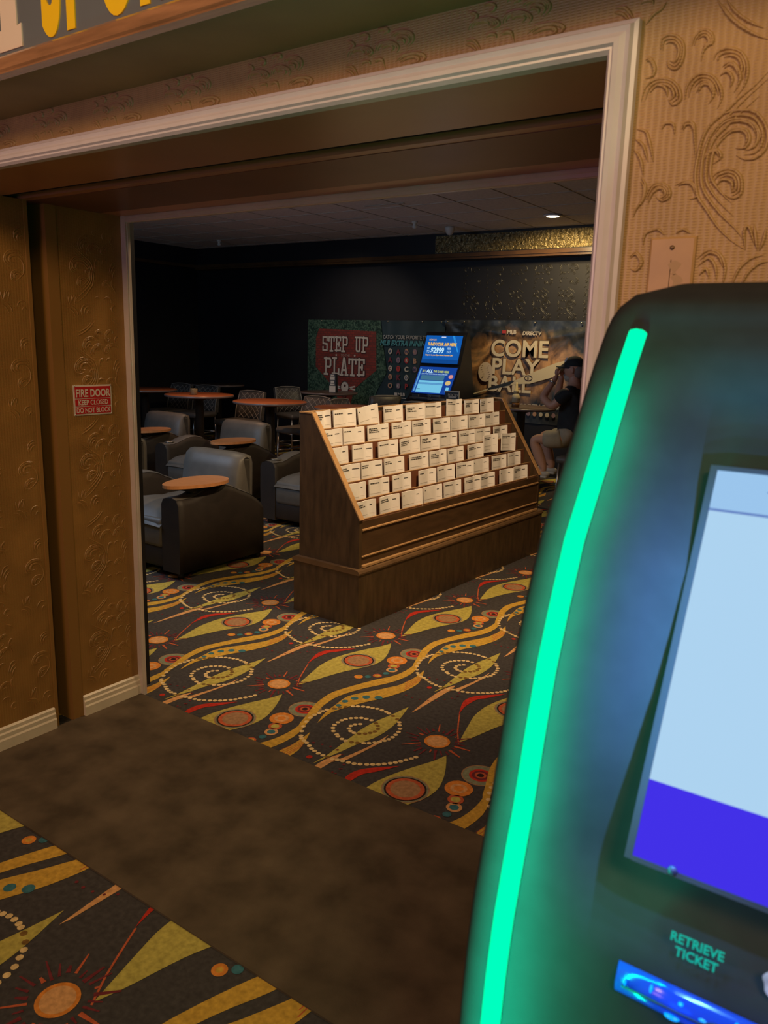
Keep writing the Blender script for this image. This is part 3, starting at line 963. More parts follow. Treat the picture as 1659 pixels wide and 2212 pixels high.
# ------------------------------------------------------------------ club chairs with tablets
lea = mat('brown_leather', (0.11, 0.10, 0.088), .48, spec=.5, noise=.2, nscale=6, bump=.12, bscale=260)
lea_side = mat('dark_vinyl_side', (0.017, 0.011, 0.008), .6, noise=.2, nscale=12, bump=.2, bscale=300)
tabm = mat('orange_wood_laminate', (0.50, 0.22, 0.09), .3, noise=.12, nscale=9, stretch=(1, 6, 1))
metal = mat('dull_chrome', (.42, .40, .37), .3, metal=.9); blackm = mat('black_metal', (.02, .018, .016), .45)
def make_club():
    r = empty('club_chair', (0, 0, 0))
    # faces -y ; x 0..0.95 ; front y = 0
    for x0 in (0, .78):
        t = MB(); rows = []
        N = 14
        for i in range(N + 1):
            y = .02 + .80 * i / N; f = i / N
            zt = .56 + .055 * math.sin(PI * min(1, max(0, (f - .18) / .55))) - (.13 * ((f - .62) / .38) ** 2 if f > .62 else 0)
            rows.append([(x0, y, .05), (x0 - .003, y, zt * .6), (x0, y, zt - .05), (x0 + .02, y, zt - .012), (x0 + .06, y, zt), (x0 + .11, y, zt), (x0 + .15, y, zt - .012), (x0 + .17, y, zt - .05), (x0 + .173, y, zt * .6), (x0 + .17, y, .05)])
        t.grid(rows, 0, True, True, True)
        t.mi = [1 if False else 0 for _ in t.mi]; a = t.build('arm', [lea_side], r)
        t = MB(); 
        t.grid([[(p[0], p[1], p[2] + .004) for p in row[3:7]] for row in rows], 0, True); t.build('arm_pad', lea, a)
    # cup holder in the left arm
    t = MB(); t.lathe([(.045, .0), (.048, .004), (.042, .006), (.036, .001), (.034, -.02), (.001, -.02)], (.085, .13, .567), 20); t.build('cup_holder', metal, r)
    t = MB(); rows = []
    for i in range(11):
        y = -.0 + .68 * i / 10; d = .035 * math.sin(PI * min(1, i / 10 * 1.3 + .05)) if i < 8 else .02
        rr_ = []
        for j in range(13):
            x = .172 + .606 * j / 12; e = math.sin(PI * j / 12) ** .4; rr_.append((x, y, .40 + .05 * e * (1 - math.exp(-i * 1.1)) + d * e + (-.0 if i else -.05)))
        rows.append(rr_)
    t.grid(rows, 0, True); t.box((.172, .015, .20), (.778, .70, .405), 0, .03); t.build('seat', lea, r)
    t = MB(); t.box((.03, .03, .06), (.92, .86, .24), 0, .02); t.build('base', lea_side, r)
    # back: padded, leaning
    t = MB(); rows = []; N = 14
    sec = [(.66, .25), (.70, .50), (.725, .66), (.75, .735), (.79, .765), (.85, .77), (.90, .75), (.915, .70), (.91, .45), (.90, .10)]
    for j, x in enumerate((.165, .172, .19, .30, .475, .65, .76, .778, .785)):
        k = {0: .06, 1: .03, 2: .01, 8: .06, 7: .03, 6: .01}.get(j, 0)
        rows.append([(x, y + (k if y < .8 else -k), z - k * .6) for y, z in sec])
    t.grid(rows, 0, True, True, True); t.build('backrest', lea, r)
    t = MB(); n = 40
    ol = []
    for i in range(n):
        a = 2 * PI * i / n; ol.append((.87 + .155 * math.cos(a) + .015 * math.sin(2 * a), .24 + .26 * math.sin(a)))
    t.prism(ol, 2, .628, .650); tb = t.build('tablet', tabm, r)
    t = MB(); t.tube([(.87, .22, .55), (.87, .22, .628)], .05, 16); t.box((.80, .12, .598), (.94, .36, .628), 0); t.build('pivot', blackm, tb)
    for x in (.06, .89):
        for y in (.08, .82):
            t = MB(); t.lathe([(.02, 0), (.022, .02), (.02, .06)], (x, y, 0), 12); t.build('foot', blackm, r)
    return r
clubs = [(-4.92, 3.36, 'black leather club chair nearest the doorway with an oval wooden tablet'),
         (-7.60, 5.12, 'black club chair with wooden tablet beside the door frame, back row of lounge'),
         (-6.36, 5.12, 'black club chair with wooden tablet in the middle of the back lounge row'),
         (-4.80, 5.0, 'black club chair half hidden behind the near end of the card rack'),
         (-6.22, 3.42, 'black club chair mostly hidden by the door frame, left of the nearest one')]
cl0 = make_club()
for i, (x, y, lab) in enumerate(clubs):
    o = cl0 if i == 0 else copy_tree(cl0)
    o.location = (x, y, 0); tag(o, lab, 'club chair', 'club chairs with swivel tablets')
# ------------------------------------------------------------------ high tables and their chairs
def make_table(top_m, edge_m, rad):
    r = empty('round_table', (0, 0, 0))
    t = MB(); t.lathe([(.001, .905), (rad - .004, .905), (rad, .910), (rad, .928), (rad - .004, .932), (.001, .932)], n=48); t.build('tabletop', [top_m], r)
    t = MB(); t.lathe([(rad + .0008, .909), (rad + .0025, .912), (rad + .0025, .926), (rad + .0008, .929)], n=48); t.build('edge_band', edge_m, r)
    t = MB(); t.lathe([(.06, .03), (.055, .05), (.05, .86), (.12, .885), (.12, .905)], n=20); t.build('pedestal', blackm, r)
    t = MB(); t.lathe([(.27, .0), (.27, .018), (.10, .035), (.06, .05)], n=32); t.build('base', blackm, r)
    return r
redtop = mat('red_brown_tabletop', (0.40, 0.12, 0.045), .28, noise=.1, nscale=6); darktop = mat('dark_tabletop', (0.06, 0.04, 0.03), .3)
edge_m = mat('table_edge', (.20, .15, .14), .3)
T0 = make_table(redtop, edge_m, .41); TD = make_table(darktop, edge_m, .39)
tb = [(T0, -7.34, 6.62, 'red-brown round table holding a small candle glass'), (T0, -6.1, 6.54, 'red-brown round table between the lounge chairs and the striped chairs, nothing on it'),
      (T0, -8.52, 6.75, 'red-brown round table cut off by the door frame'), (T0, -5.02, 6.65, 'red-brown round table edge showing just behind the top of the card rack'),
      (TD, -6.82, 8.48, 'dark round table with a menu tower in front of the brick banner'), (TD, -8.9, 8.40, 'dark square-looking table in the far left corner of the room'), (TD, -3.90, 8.38, 'dark round table with a bottle below the brown banner')]
seen = set()
for src, x, y, lab in tb:
    o = src if src not in seen else copy_tree(src); seen.add(src); o.location = (x, y, 0); tag(o, lab, 'table', 'round pedestal tables')
grey_lea = mat('grey_patterned_leather', (0.085, 0.078, 0.070), .4, noise=.3, nscale=30); piping = mat('pale_piping', (.30, .27, .23), .5)
def make_counter_chair():
    r = empty('counter_chair', (0, 0, 0))       # faces -y, centre of seat at origin
    t = MB(); t.box((-.23, -.23, .58), (.23, .22, .66), 0, .035); t.build('seat', lea, r)
    t = MB(); rows = []
    for j in range(9):
        x = -.22 + .055 * j; c = .035 * (1 - (j - 4) ** 2 / 16)
        rows.append([(x, .17 + c, .64), (x, .20 + c, .80), (x * .97, .235 + c, .95), (x * .95, .26 + c, 1.04), (x * .95, .29 + c, 1.055), (x * .95, .315 + c, 1.04), (x * .97, .29 + c, .92), (x, .245 + c, .64)])
    t.grid(rows, 0, True, True, True); bk2 = t.build('backrest', grey_lea, r)
    t = MB()
    for k in range(-7, 8):                       # diamond stitching on the face of the back
        for s_ in (1, -1):
            pts = []
            for q in range(13):
                z = .66 + .37 * q / 12; x = (k * .09 + s_ * (z - .845)) * 1.0
                if abs(x) < .205:
                    c = .035 * (1 - (x / .055) ** 2 / 16); yb = .17 + (.03 * (z - .64) / .16 if z < .8 else .03 + .035 * (z - .8) / .15 if z < .95 else .065 + .025 * (z - .95) / .09); pts.append((x * .98, yb + c - .001, z))
            if len(pts) > 2: t.tube(pts, .0035, 5)
    t.build('stitching', piping, bk2)
    t = MB(); t.tube([(-.215, .175, .64), (-.215, .20, .80), (-.208, .24, .95), (-.204, .27, 1.045), (-.1, .285, 1.06), (0, .30, 1.062), (.1, .285, 1.06), (.204, .27, 1.045), (.208, .24, .95), (.215, .20, .80), (.215, .175, .64)], .007, 6); t.build('piping', piping, bk2)
    for sx_ in (-1, 1):
        for sy_ in (-1, 1):
            t = MB(); t.tube([(sx_ * .20, sy_ * .19, .59), (sx_ * .215, sy_ * .21, 0)], .012, 8); t.build('leg', metal, r)
    for z in (.18, .24, .34):
        t = MB()
        if z == .24: t.tube([(-.21, -.205, z), (.21, -.205, z)], .011, 8)
        else:
            for sx_ in (-1, 1): t.tube([(sx_ * .21, -.205, z), (sx_ * .21, .205, z)], .009, 8)
            t.tube([(-.21, .205, z), (.21, .205, z)], .009, 8)
        t.build('footrest' if z == .24 else 'stretcher', metal, r)
    for ch in r.children: ch.scale = (1, 1, .89)
    return r
cc0 = make_counter_chair()
cch = [(-7.35, 7.28, 0.05, 'quilted grey counter chair behind the table with the candle glass'), (-6.22, 7.22, -.05, 'quilted grey counter chair behind the bare red-brown table, facing the doorway'),
       (-9.1, 7.6, 0, 'counter chair behind the table cut off by the door frame'), (-5.52, 7.42, PI / 2 + .1, 'counter chair seen side-on, left of the card rack top'),
       (-4.95, 7.55, 0, 'counter chair just behind the top near corner of the card rack'), (-6.05, 8.55, -PI / 2 - .6, 'dark counter chair right of the menu tower table'),
       (-8.55, 7.62, .1, 'quilted counter chair in front of the dark corner table'), (-4.30, 7.52, PI / 2 - .2, 'counter chair left of the seated person, below the brown banner'),
       (-2.70, 7.34, -PI / 2, 'counter chair the person in the cap sits on'), (-7.5, 8.6, PI / 2 - .3, 'counter chair left of the menu tower table')]
for i, (x, y, a, lab) in enumerate(cch):
    o = cc0 if i == 0 else copy_tree(cc0); o.location = (x, y, 0); o.rotation_euler = (0, 0, a); tag(o, lab, 'chair', 'quilted counter chairs')
# things on the tables
gl = MB(); gl.lathe([(.03, 0), (.042, .01), (.045, .07), (.043, .075), (.040, .07), (.036, .012), (.001, .012)], n=20)
o = gl.build('candle_glass', mat('smoked_glass', (.25, .20, .10), .08, spec=1)); o.location = (-7.30, 6.50, .932); tag(o, 'small smoked candle glass standing on the red-brown table', 'glass')
mn = empty('menu_tower', (-6.68, 8.40, .932), .3, 'black and white four-sided menu tower on the dark table by the brick banner', 'menu holder')
t = MB(); t.prism([(-.05, 0), (.05, 0), (.04, .25), (-.04, .25)], 1, -.04, .04); t.build('block', mat('menu_black', (.03, .028, .03), .4), mn)
t = MB()
for z, h, wd in ((.01, .08, .086), (.10, .02, .06), (.13, .03, .05), (.17, .045, .064), (.225, .015, .05)): t.box((-wd / 2, -.0415, z), (wd / 2, -.040, z + h))
t.build('printed_panel', mat('menu_white', (.62, .56, .48), .6), mn)
bt = empty('condiment_bottle', (-3.92, 8.26, .932), 0, 'small pale bottle with a pointed cap on the dark table below the banner', 'bottle')
t = MB(); t.lathe([(.045, 0), (.045, .05), (.035, .055)], n=20); t.build('base', mat('amber_base', (.20, .09, .03), .3), bt)
t = MB(); t.lathe([(.045, .055), (.047, .12), (.03, .15), (.024, .16)], n=20); t.build('body', mat('cream_bottle', (.55, .48, .30), .35), bt)
t = MB(); t.lathe([(.03, .16), (.03, .185), (.018, .20), (.012, .27), (.004, .28)], n=16); t.build('cap', mat('cream_cap', (.66, .55, .30), .35), bt)
# ------------------------------------------------------------------ banners on the back wall
def banner_cloth(x0, x1, z0, z1, folds, m, sag=0):
    t = MB(); rows = []
    NX, NZ = 90, 40
    for i in range(NX + 1):
        x = x0 + (x1 - x0) * i / NX; r = []
        for j in range(NZ + 1):
            f = j / NZ; z = z0 + (z1 - z0) * f
            z += f * sag * (-math.sin(PI * i / NX))
            d = .004 * math.sin(x * 9 + z * 4) + .003 * math.sin(x * 23 - z * 7)
            for (ax, az, bx, bz, amp, wd) in folds:
                ux, uz = bx - ax, bz - az; L = ux * ux + uz * uz; tt = max(0, min(1, ((x - ax) * ux + (z - az) * uz) / L))
                dd = math.hypot(x - ax - tt * ux, z - az - tt * uz); d += amp * math.exp(-(dd / wd) ** 2) * (1 - .6 * tt)
            r.append((x, -.012 - max(d, -.008), z))
        rows.append(r)
    t.grid(rows, 0, True); t.grid([[(p[0], p[1] + .002, p[2]) for p in r] for r in rows][::-1], 0, True)
    return t
def ramp_mat(name, stops, scale, rough=.35, detail=8, dist=0.0, vor=False, bump=0.0):
    m = bpy.data.materials.new(name); m.use_nodes = True; nt = m.node_tree; b = nt.nodes['Principled BSDF']; b.inputs['Roughness'].default_value = rough
    tc = nt.nodes.new('ShaderNodeTexCoord'); n = nt.nodes.new('ShaderNodeTexNoise'); n.inputs['Scale'].default_value = scale; n.inputs['Detail'].default_value = detail; n.inputs['Distortion'].default_value = dist
    nt.links.new(tc.outputs['Object'], n.inputs['Vector']); r = nt.nodes.new('ShaderNodeValToRGB')
    while len(r.color_ramp.elements) < len(stops): r.color_ramp.elements.new(.5)
    for e, (p, c) in zip(r.color_ramp.elements, stops): e.position = p; e.color = (*c, 1)
    nt.links.new(n.outputs['Fac'], r.inputs[0]); nt.links.new(r.outputs[0], b.inputs['Base Color'])
    if bump:
        bp = nt.nodes.new('ShaderNodeBump'); bp.inputs['Strength'].default_value = bump; bp.inputs['Distance'].default_value = .01
        nt.links.new(n.outputs['Fac'], bp.inputs['Height']); nt.links.new(bp.outputs[0], b.inputs['Normal'])
    return m
leafm = ramp_mat('printed_foliage', [(.35, (.012, .025, .022)), (.5, (.03, .07, .05)), (.58, (.10, .17, .12)), (.66, (.02, .04, .035))], 22, dist=1.5)
tealm = ramp_mat('printed_teal', [(.3, (.018, .035, .045)), (.7, (.035, .06, .075))], 3)
bA = empty('banner', (0, 9.3, 0), 0, 'dark green vinyl banner with a red brick home plate and team badges', 'banner')
cl = banner_cloth(-7.88, -5.50, .66, 1.915, [(-6.45, 1.9, -6.40, 1.5, .006, .03)], None); cl.build('cloth', tealm, bA)
t = MB(); 
random.seed(3)
pts = [(-7.88, .66), (-7.88, 1.915), (-6.55, 1.915), (-6.50, 1.6), (-6.42, 1.2), (-6.6, .9), (-6.45, .66)]
t.prism(pts, 1, -.0245, -.0235); t.build('printed_leaves', leafm, bA)
brick = bpy.data.materials.new('printed_brick'); brick.use_nodes = True
nt = brick.node_tree; b = nt.nodes['Principled BSDF']; tc = nt.nodes.new('ShaderNodeTexCoord'); mp = nt.nodes.new('ShaderNodeMapping'); mp.inputs['Rotation'].default_value = (PI / 2, 0, 0)
bt_ = nt.nodes.new('ShaderNodeTexBrick'); bt_.inputs['Scale'].default_value = 7; bt_.inputs['Color1'].default_value = (.26, .045, .035, 1); bt_.inputs['Color2'].default_value = (.17, .035, .03, 1); bt_.inputs['Mortar'].default_value = (.12, .04, .035, 1); bt_.inputs['Mortar Size'].default_value = .03
nt.links.new(tc.outputs['Object'], mp.inputs[0]); nt.links.new(mp.outputs[0], bt_.inputs['Vector']); nt.links.new(bt_.outputs['Color'], b.inputs['Base Color']); b.inputs['Roughness'].default_value = .4
t = MB(); t.prism([(-7.66, 1.79), (-6.62, 1.76), (-6.60, 1.22), (-7.0, .93), (-7.05, .68), (-7.25, .68), (-7.36, .93), (-7.72, 1.23), (-7.72, 1.65)], 1, -.0275, -.0265); t.build('brick_plate', brick, bA)
SG = {'S': [[(.85, .70), (.85, .9), (.15, .9), (.15, .52), (.85, .48), (.85, .1), (.15, .1), (.15, .30)]], 'T': [[(.5, .05), (.5, .92)], [(.05, .9), (.95, .9)], [(.06, .92), (.06, .68)], [(.94, .92), (.94, .68)], [(.28, .06), (.72, .06)]],
      'E': [[(.25, .05), (.25, .95)], [(.05, .9), (.9, .9), (.9, .72)], [(.25, .5), (.7, .5)], [(.05, .1), (.9, .1), (.9, .28)], [(.66, .38), (.66, .62)]], 'P': [[(.25, .05), (.25, .95)], [(.05, .9), (.8, .9), (.9, .8), (.9, .56), (.8, .46), (.25, .46)], [(.03, .06), (.5, .06)]],
      'U': [[(.22, .93), (.22, .2), (.32, .1), (.68, .1), (.78, .2), (.78, .93)], [(.02, .92), (.42, .92)], [(.58, .92), (.98, .92)]], 'L': [[(.3, .05), (.3, .95)], [(.05, .93), (.55, .93)], [(.05, .1), (.9, .1), (.9, .35)]],
      'A': [[(.15, .05), (.45, .93), (.55, .93), (.85, .05)], [(.27, .32), (.73, .32)], [(-.02, .06), (.32, .06)], [(.68, .06), (1.02, .06)]]}
def slab(word, x0, x1, z0, h, y, mb, k=1.0):
    n = len(word); w = (x1 - x0) / n
    for i, ch in enumerate(word):
        if ch == ' ': continue
        for pl_ in SG[ch]:
            for a, b in zip(pl_, pl_[1:]):
                A = (x0 + (i + .06 + a[0] * .88) * w, z0 + a[1] * h); B = (x0 + (i + .06 + b[0] * .88) * w, z0 + b[1] * h)
                dx, dz = B[0] - A[0], B[1] - A[1]; l = math.hypot(dx, dz) or 1; q = .095 * w * k * 1.0 if abs(dz) > abs(dx) else .055 * h * k
                nx, nz = -dz / l * q, dx / l * q; ex, ez = dx / l * q * .8, dz / l * q * .8
                y -= .00012
                mb.face([(A[0] + nx - ex, y, A[1] + nz - ez), (A[0] - nx - ex, y, A[1] - nz - ez), (B[0] - nx + ex, y, B[1] - nz + ez), (B[0] + nx + ex, y, B[1] + nz + ez)])
prt = mat('printed_cream', (.56, .50, .44), .5); prt_d = mat('printed_dark', (.06, .02, .02), .5)
t = MB()
for wd, a, b, z, h in (('STEP UP', -7.60, -6.74, 1.455, .235), ('PLATE', -7.56, -6.79, 1.115, .27)): slab(wd, a, b, z, h, -.0282, t, 1.75)
t.build('lettering_outline', prt_d, bA)
t = MB()
for wd, a, b, z, h in (('STEP UP', -7.60, -6.74, 1.455, .235), ('PLATE', -7.56, -6.79, 1.115, .27)): slab(wd, a, b, z, h, -.0345, t)
t.build('lettering', prt, bA)
text('TO THE', 'lettering', mat('printed_dull', (.35, .27, .24), .5), bA, (-7.16, -.0285, 1.395), .05, align='CENTER', sx=.95)
t = MB()
for sx_ in (-7.33, -6.99): t.face([(sx_ + (.022 if k % 2 == 0 else .009) * math.sin(PI * k / 5), -.0285, 1.413 + (.022 if k % 2 == 0 else .009) * math.cos(PI * k / 5)) for k in range(10)])
for s_ in (-1, 1):
    for dz in (.0, .05): t.face([(-7.16 + s_ * .06, -.0283, .955 + dz * 0), (-7.16 + s_ * .19, -.0283, .985 - dz), (-7.16 + s_ * .19, -.0283, .965 - dz), (-7.16 + s_ * .06, -.0283, .93)])
t.face([(-7.16 + .075 * math.cos(2 * PI * k / 20), -.0288, .955 + .085 * math.sin(2 * PI * k / 20)) for k in range(20)]); t.build('emblem', prt, bA)
t = MB(); t.tube([(-7.16 + .075 * math.cos(2 * PI * k / 20), -.03, .955 + .085 * math.sin(2 * PI * k / 20)) for k in range(21)], .006, 6); t.tube([(-7.16 + .03 * math.cos(2 * PI * k / 12), -.03, .835 + .035 * math.sin(2 * PI * k / 12)) for k in range(13)], .008, 6)
t.face([(-7.16 + .02 * math.cos(2 * PI * k / 12), -.0292, .975 + .02 * math.sin(2 * PI * k / 12)) for k in range(12)]); t.build('emblem_outline', prt_d, bA)
text('CATCH YOUR FAVORITE TEAMS', 'lettering', mat('printed_grey', (.36, .36, .36), .5), bA, (-6.50, -.027, 1.665), .072, sx=.80, off=.001)
text('MLB EXTRA INNINGS', 'lettering', mat('printed_cyan', (.06, .25, .30), .5), bA, (-6.55, -.027, 1.575), .098, sx=.92, off=.003, shear=.25)
bc = {'w': (.45, .42, .36), 'r': (.42, .04, .04), 'm': (.17, .03, .05), 'n': (.05, .06, .14), 'p': (.22, .15, .20), 'o': (.42, .24, .16)}
LG = [['wn', 'mr', 'on', 'po'], ['mr', 'pn', 'rw', 'ow'], ['wm', 'rm', 'wr', 'pn'], ['om', 'mp', 'wn'], ['or', 'pw', 'rw']]
LT = [['A', 'A', 'W', 'C'], ['A', 'T', 'R', 'B'], ['C', 'T', 'C', 'M'], ['H', 'K', 'D'], ['O', 'K', 'P']]
for i, row in enumerate(LG):
    for j, cc_ in enumerate(row):
        x = -6.37 + .137 * j + .004 * i; z = 1.495 - .118 * i; bm_ = mat('badge_' + cc_[0], bc[cc_[0]], .5)
        t = MB()
        if (i + j) % 3 != 1 and (i, j) != (4, 2): t.face([(x + .034 * math.cos(2 * PI * k / 18), -.027, z + .040 * math.sin(2 * PI * k / 18)) for k in range(18)])
        if t.v:
            bo = t.build('team_badge', bm_, bA); text(LT[i][j], 'letter', mat('badge_' + cc_[1], bc[cc_[1]], .5), bo, (x, -.0285, z - .02), .055, align='CENTER', off=.002)
        else: text(LT[i][j], 'team_badge', bm_, bA, (x, -.0285, z - .035), .095, align='CENTER', off=.004)
text('MLB', 'lettering', prt, bA, (-6.22, -.027, .885), .060, off=.002, sx=1.1); t = MB(); t.box((-6.275, -.028, .887), (-6.228, -.027, .925)); t.box((-6.27, -.028, .85), (-6.08, -.027, .862)); t.build('league_mark', prt, bA)
text('DIRECTV', 'lettering', prt, bA, (-5.98, -.027, .865), .060, off=.002, shear=.2)
for x_ in (-7.62, -7.0, -6.43, -5.86, -5.56):
    t = MB(); t.ell((x_, -.02, 1.90), (.012, .012, .012), 8); t.build('grommet', metal, bA)
# right banner
brown_cloud = ramp_mat('printed_brown_cloud', [(.30, (.02, .018, .02)), (.45, (.09, .05, .03)), (.56, (.36, .17, .07)), (.66, (.20, .12, .06)), (.75, (.03, .035, .035))], 3.2, detail=10, dist=.6)
darkcl = ramp_mat('printed_night', [(.4, (.016, .02, .026)), (.6, (.04, .045, .05)), (.72, (.12, .12, .12))], 9, detail=12)
# printed artwork: a cloud of brown dust fading into a dark night sky
ballm = bpy.data.materials.new('printed_dust_cloud'); ballm.use_nodes = True; nt = ballm.node_tree; b = nt.nodes['Principled BSDF']; b.inputs['Roughness'].default_value = .38
tc = nt.nodes.new('ShaderNodeTexCoord')
def nz_(scale, det, dist):
    n = nt.nodes.new('ShaderNodeTexNoise'); n.inputs['Scale'].default_value = scale; n.inputs['Detail'].default_value = det; n.inputs['Distortion'].default_value = dist; nt.links.new(tc.outputs['Object'], n.inputs['Vector']); return n
def rp_(src, stops):
    r = nt.nodes.new('ShaderNodeValToRGB')
    while len(r.color_ramp.elements) < len(stops): r.color_ramp.elements.new(.5)
    for e, (q, c) in zip(r.color_ramp.elements, stops): e.position = q; e.color = (*c, 1)
    nt.links.new(src, r.inputs[0]); return r
dust = rp_(nz_(4.2, 10, .8).outputs['Fac'], [(.32, (.07, .04, .025)), (.46, (.30, .16, .075)), (.56, (.55, .31, .14)), (.66, (.26, .17, .10)), (.76, (.08, .06, .05))])
night = rp_(nz_(9, 12, .3).outputs['Fac'], [(.4, (.014, .018, .024)), (.62, (.04, .045, .05)), (.74, (.16, .15, .13))])
mp = nt.nodes.new('ShaderNodeMapping'); mp.inputs['Location'].default_value = (4.42 / .85, 0, -1.36 / .43); mp.inputs['Scale'].default_value = (1 / .85, 0, 1 / .43); nt.links.new(tc.outputs['Object'], mp.inputs[0])
ln = nt.nodes.new('ShaderNodeVectorMath'); ln.operation = 'LENGTH'; nt.links.new(mp.outputs[0], ln.inputs[0])
ad = nt.nodes.new('ShaderNodeMath'); ad.operation = 'ADD'; nt.links.new(ln.outputs['Value'], ad.inputs[0]); nt.links.new(nz_(5, 8, .5).outputs['Fac'], ad.inputs[1])
mr = nt.nodes.new('ShaderNodeMapRange'); mr.inputs['From Min'].default_value = 1.15; mr.inputs['From Max'].default_value = 1.6; nt.links.new(ad.outputs[0], mr.inputs['Value'])
mx = nt.nodes.new('ShaderNodeMixRGB'); nt.links.new(mr.outputs[0], mx.inputs[0]); nt.links.new(dust.outputs[0], mx.inputs[1]); nt.links.new(night.outputs[0], mx.inputs[2]); nt.links.new(mx.outputs[0], b.inputs['Base Color'])
bB = empty('banner', (0, 9.3, 0), 0, 'brown and black vinyl banner reading COME PLAY BALL with folds at the top', 'banner')
fold = [(-5.55, 1.93, -4.7, 1.75, .02, .04), (-5.50, 1.93, -5.15, 1.55, .018, .03), (-5.52, 1.93, -5.25, 1.45, .014, .02), (-4.9, 1.80, -4.0, 1.72, .022, .045), (-4.0, 1.72, -3.3, 1.86, .022, .04), (-3.4, 1.9, -3.9, 1.6, .015, .03)]
banner_cloth(-5.49, -3.0, .66, 1.93, fold, None).build('cloth', ballm, bB)
com = mat('printed_bone', (.62, .54, .40), .5); comd = mat('printed_brown', (.10, .055, .03), .5)
for body, z, s_, dx in (('COME', 1.485, .285, 0), ('PLAY', 1.262, .278, .02), ('BALL', 1.04, .278, -.02)):
    kw = dict(sx=.99 if body != 'PLAY' else 1.04, space=1.0)
    text(body, 'lettering_shadow', comd, bB, (-4.80 + dx, -.0335, z), s_, off=.013, **kw); text(body, 'lettering', com, bB, (-4.79 + dx, -.0365, z), s_, off=.006, **kw)
t = MB(); t.face([(-4.85 + .105 * math.cos(2 * PI * k / 30), -.0395, 1.275 + .125 * math.sin(2 * PI * k / 30)) for k in range(30)]); t.build('baseball', mat('printed_ball', (.55, .46, .38), .5), bB)
t = MB()
for s_ in (-1, 1):
    for k in range(7): t.face([(-4.85 + s_ * .045 + .02 * math.sin(k) - .012, -.041, 1.19 + k * .026), (-4.85 + s_ * .045 + .02 * math.sin(k) + .012, -.041, 1.196 + k * .026), (-4.85 + s_ * .045 + .02 * math.sin(k) + .012, -.041, 1.203 + k * .026), (-4.85 + s_ * .045 + .02 * math.sin(k) - .012, -.041, 1.197 + k * .026)])
t.build('baseball_stitches', comd, bB)
t = MB(); B0 = (-5.25, .905); 
t.face([(-5.20, -.0395, .915), (-4.78, -.0395, 1.05), (-4.40, -.0395, 1.14), (-4.22, -.0395, 1.155), (-3.85, -.0395, 1.27), (-3.62, -.0395, 1.37), (-3.60, -.0395, 1.45), (-3.66, -.0395, 1.49), (-3.90, -.0395, 1.42), (-4.26, -.0395, 1.265), (-4.45, -.0395, 1.175), (-4.80, -.0395, 1.065), (-5.20, -.0395, .925)])
t.build('bat', mat('printed_bat', (.55, .48, .34), .5), bB)
t = MB(); t.face([(-4.80, -.0405, 1.045), (-4.50, -.0405, 1.12), (-4.42, -.0405, 1.185), (-4.50, -.0405, 1.17), (-4.80, -.0405, 1.07)]); t.build('bat_handle', mat('printed_black', (.02, .025, .03), .5), bB)
t = MB(); t.tube([(-4.24 + .05 * math.cos(2 * PI * k / 16), -.041, 1.225 + .032 * math.sin(2 * PI * k / 16)) for k in range(17)], .005, 5); t.build('bat_mark', prt_d, bB); text('B', 'bat_mark', prt_d, bB, (-4.26, -.041, 1.205), .05)
text('MLB', 'lettering', prt, bB, (-4.57, -.045, 1.765), .062, off=.003, sx=1.1); text('DIRECTV', 'lettering', prt, bB, (-4.36, -.045, 1.752), .062, off=.002, shear=.2)
t = MB(); t.box((-4.64, -.046, 1.767), (-4.585, -.045, 1.805)); t.build('league_mark', mat('badge_r', bc['r'], .5), bB)
text('MLB EXTRA INNINGS', 'lettering', prt, bB, (-4.36, -.03, .86), .06, off=.001)
for k, c_ in enumerate('wpowwp'):
    t = MB(); x = -4.30 + .085 * k; t.face([(x + .026 * math.cos(2 * PI * q / 16), -.03, .78 + .028 * math.sin(2 * PI * q / 16)) for q in range(16)]); t.build('team_badge', mat('badge_' + c_, bc[c_], .5), bB)
for x_ in (-5.45, -5.2, -4.2, -3.6):
    t = MB(); t.ell((x_, -.045, 1.905), (.012, .012, .012), 8); t.build('grommet', metal, bB)
# ------------------------------------------------------------------ betting kiosk against the banners
kb = mat('kiosk_black', (.008, .009, .013), .35)
fk = empty('betting_kiosk', (-5.19, 8.62, 0), 0, 'black betting kiosk with two lit blue screens between the two banners', 'kiosk')
t = MB(); t.prism([(-.02, 0), (.42, 0), (.42, 1.0), (.25, 1.75), (.19, 1.76), (.04, 1.33), (-.17, .98), (-.24, .92), (-.22, .86), (-.05, .80)], 0, -.30, .30); t.prism([(.10, 1.37), (.035, 1.365), (.150, 1.73), (.22, 1.73)], 0, -.28, .28); t.build('body', kb, fk)
def scr(mb, P, u0, u1, v0, v1, d, mi=0): mb.face([P(u0, v0, d), P(u1, v0, d), P(u1, v1, d), P(u0, v1, d)], mi)
def emi(n, c, s=1.0): return mat(n, (0, 0, 0), .3, emit=c, estr=s)
P1a, P1b = Vector((-.265, .030, 1.372)), Vector((-.265, .145, 1.715)); n1 = Vector((0, -(P1b - P1a).z, (P1b - P1a).y)).normalized()
def S1(u, v, d=0): p = P1a.lerp(P1b, v) + n1 * d; return (p.x + u * .53, p.y, p.z)
s1 = MB(); scr(s1, S1, 0, 1, 0, 1, .004, 0); scr(s1, S1, 0, 1, 0, .14, .005, 1); s1.face([S1(.72, 1, .006), S1(.78, 1, .006), S1(.96, .42, .006), S1(.93, .42, .006)], 2); scr(s1, S1, .43, .55, .93, .96, .006, 3)
sc1 = s1.build('upper_screen', [emi('screen_blue', (.004, .10, .42), 1.0), emi('screen_deep_blue', (.003, .06, .26), 1.0), emi('screen_streak', (.02, .26, .70), 1.0), emi('screen_white', (.8, .85, 1), .9)], fk)
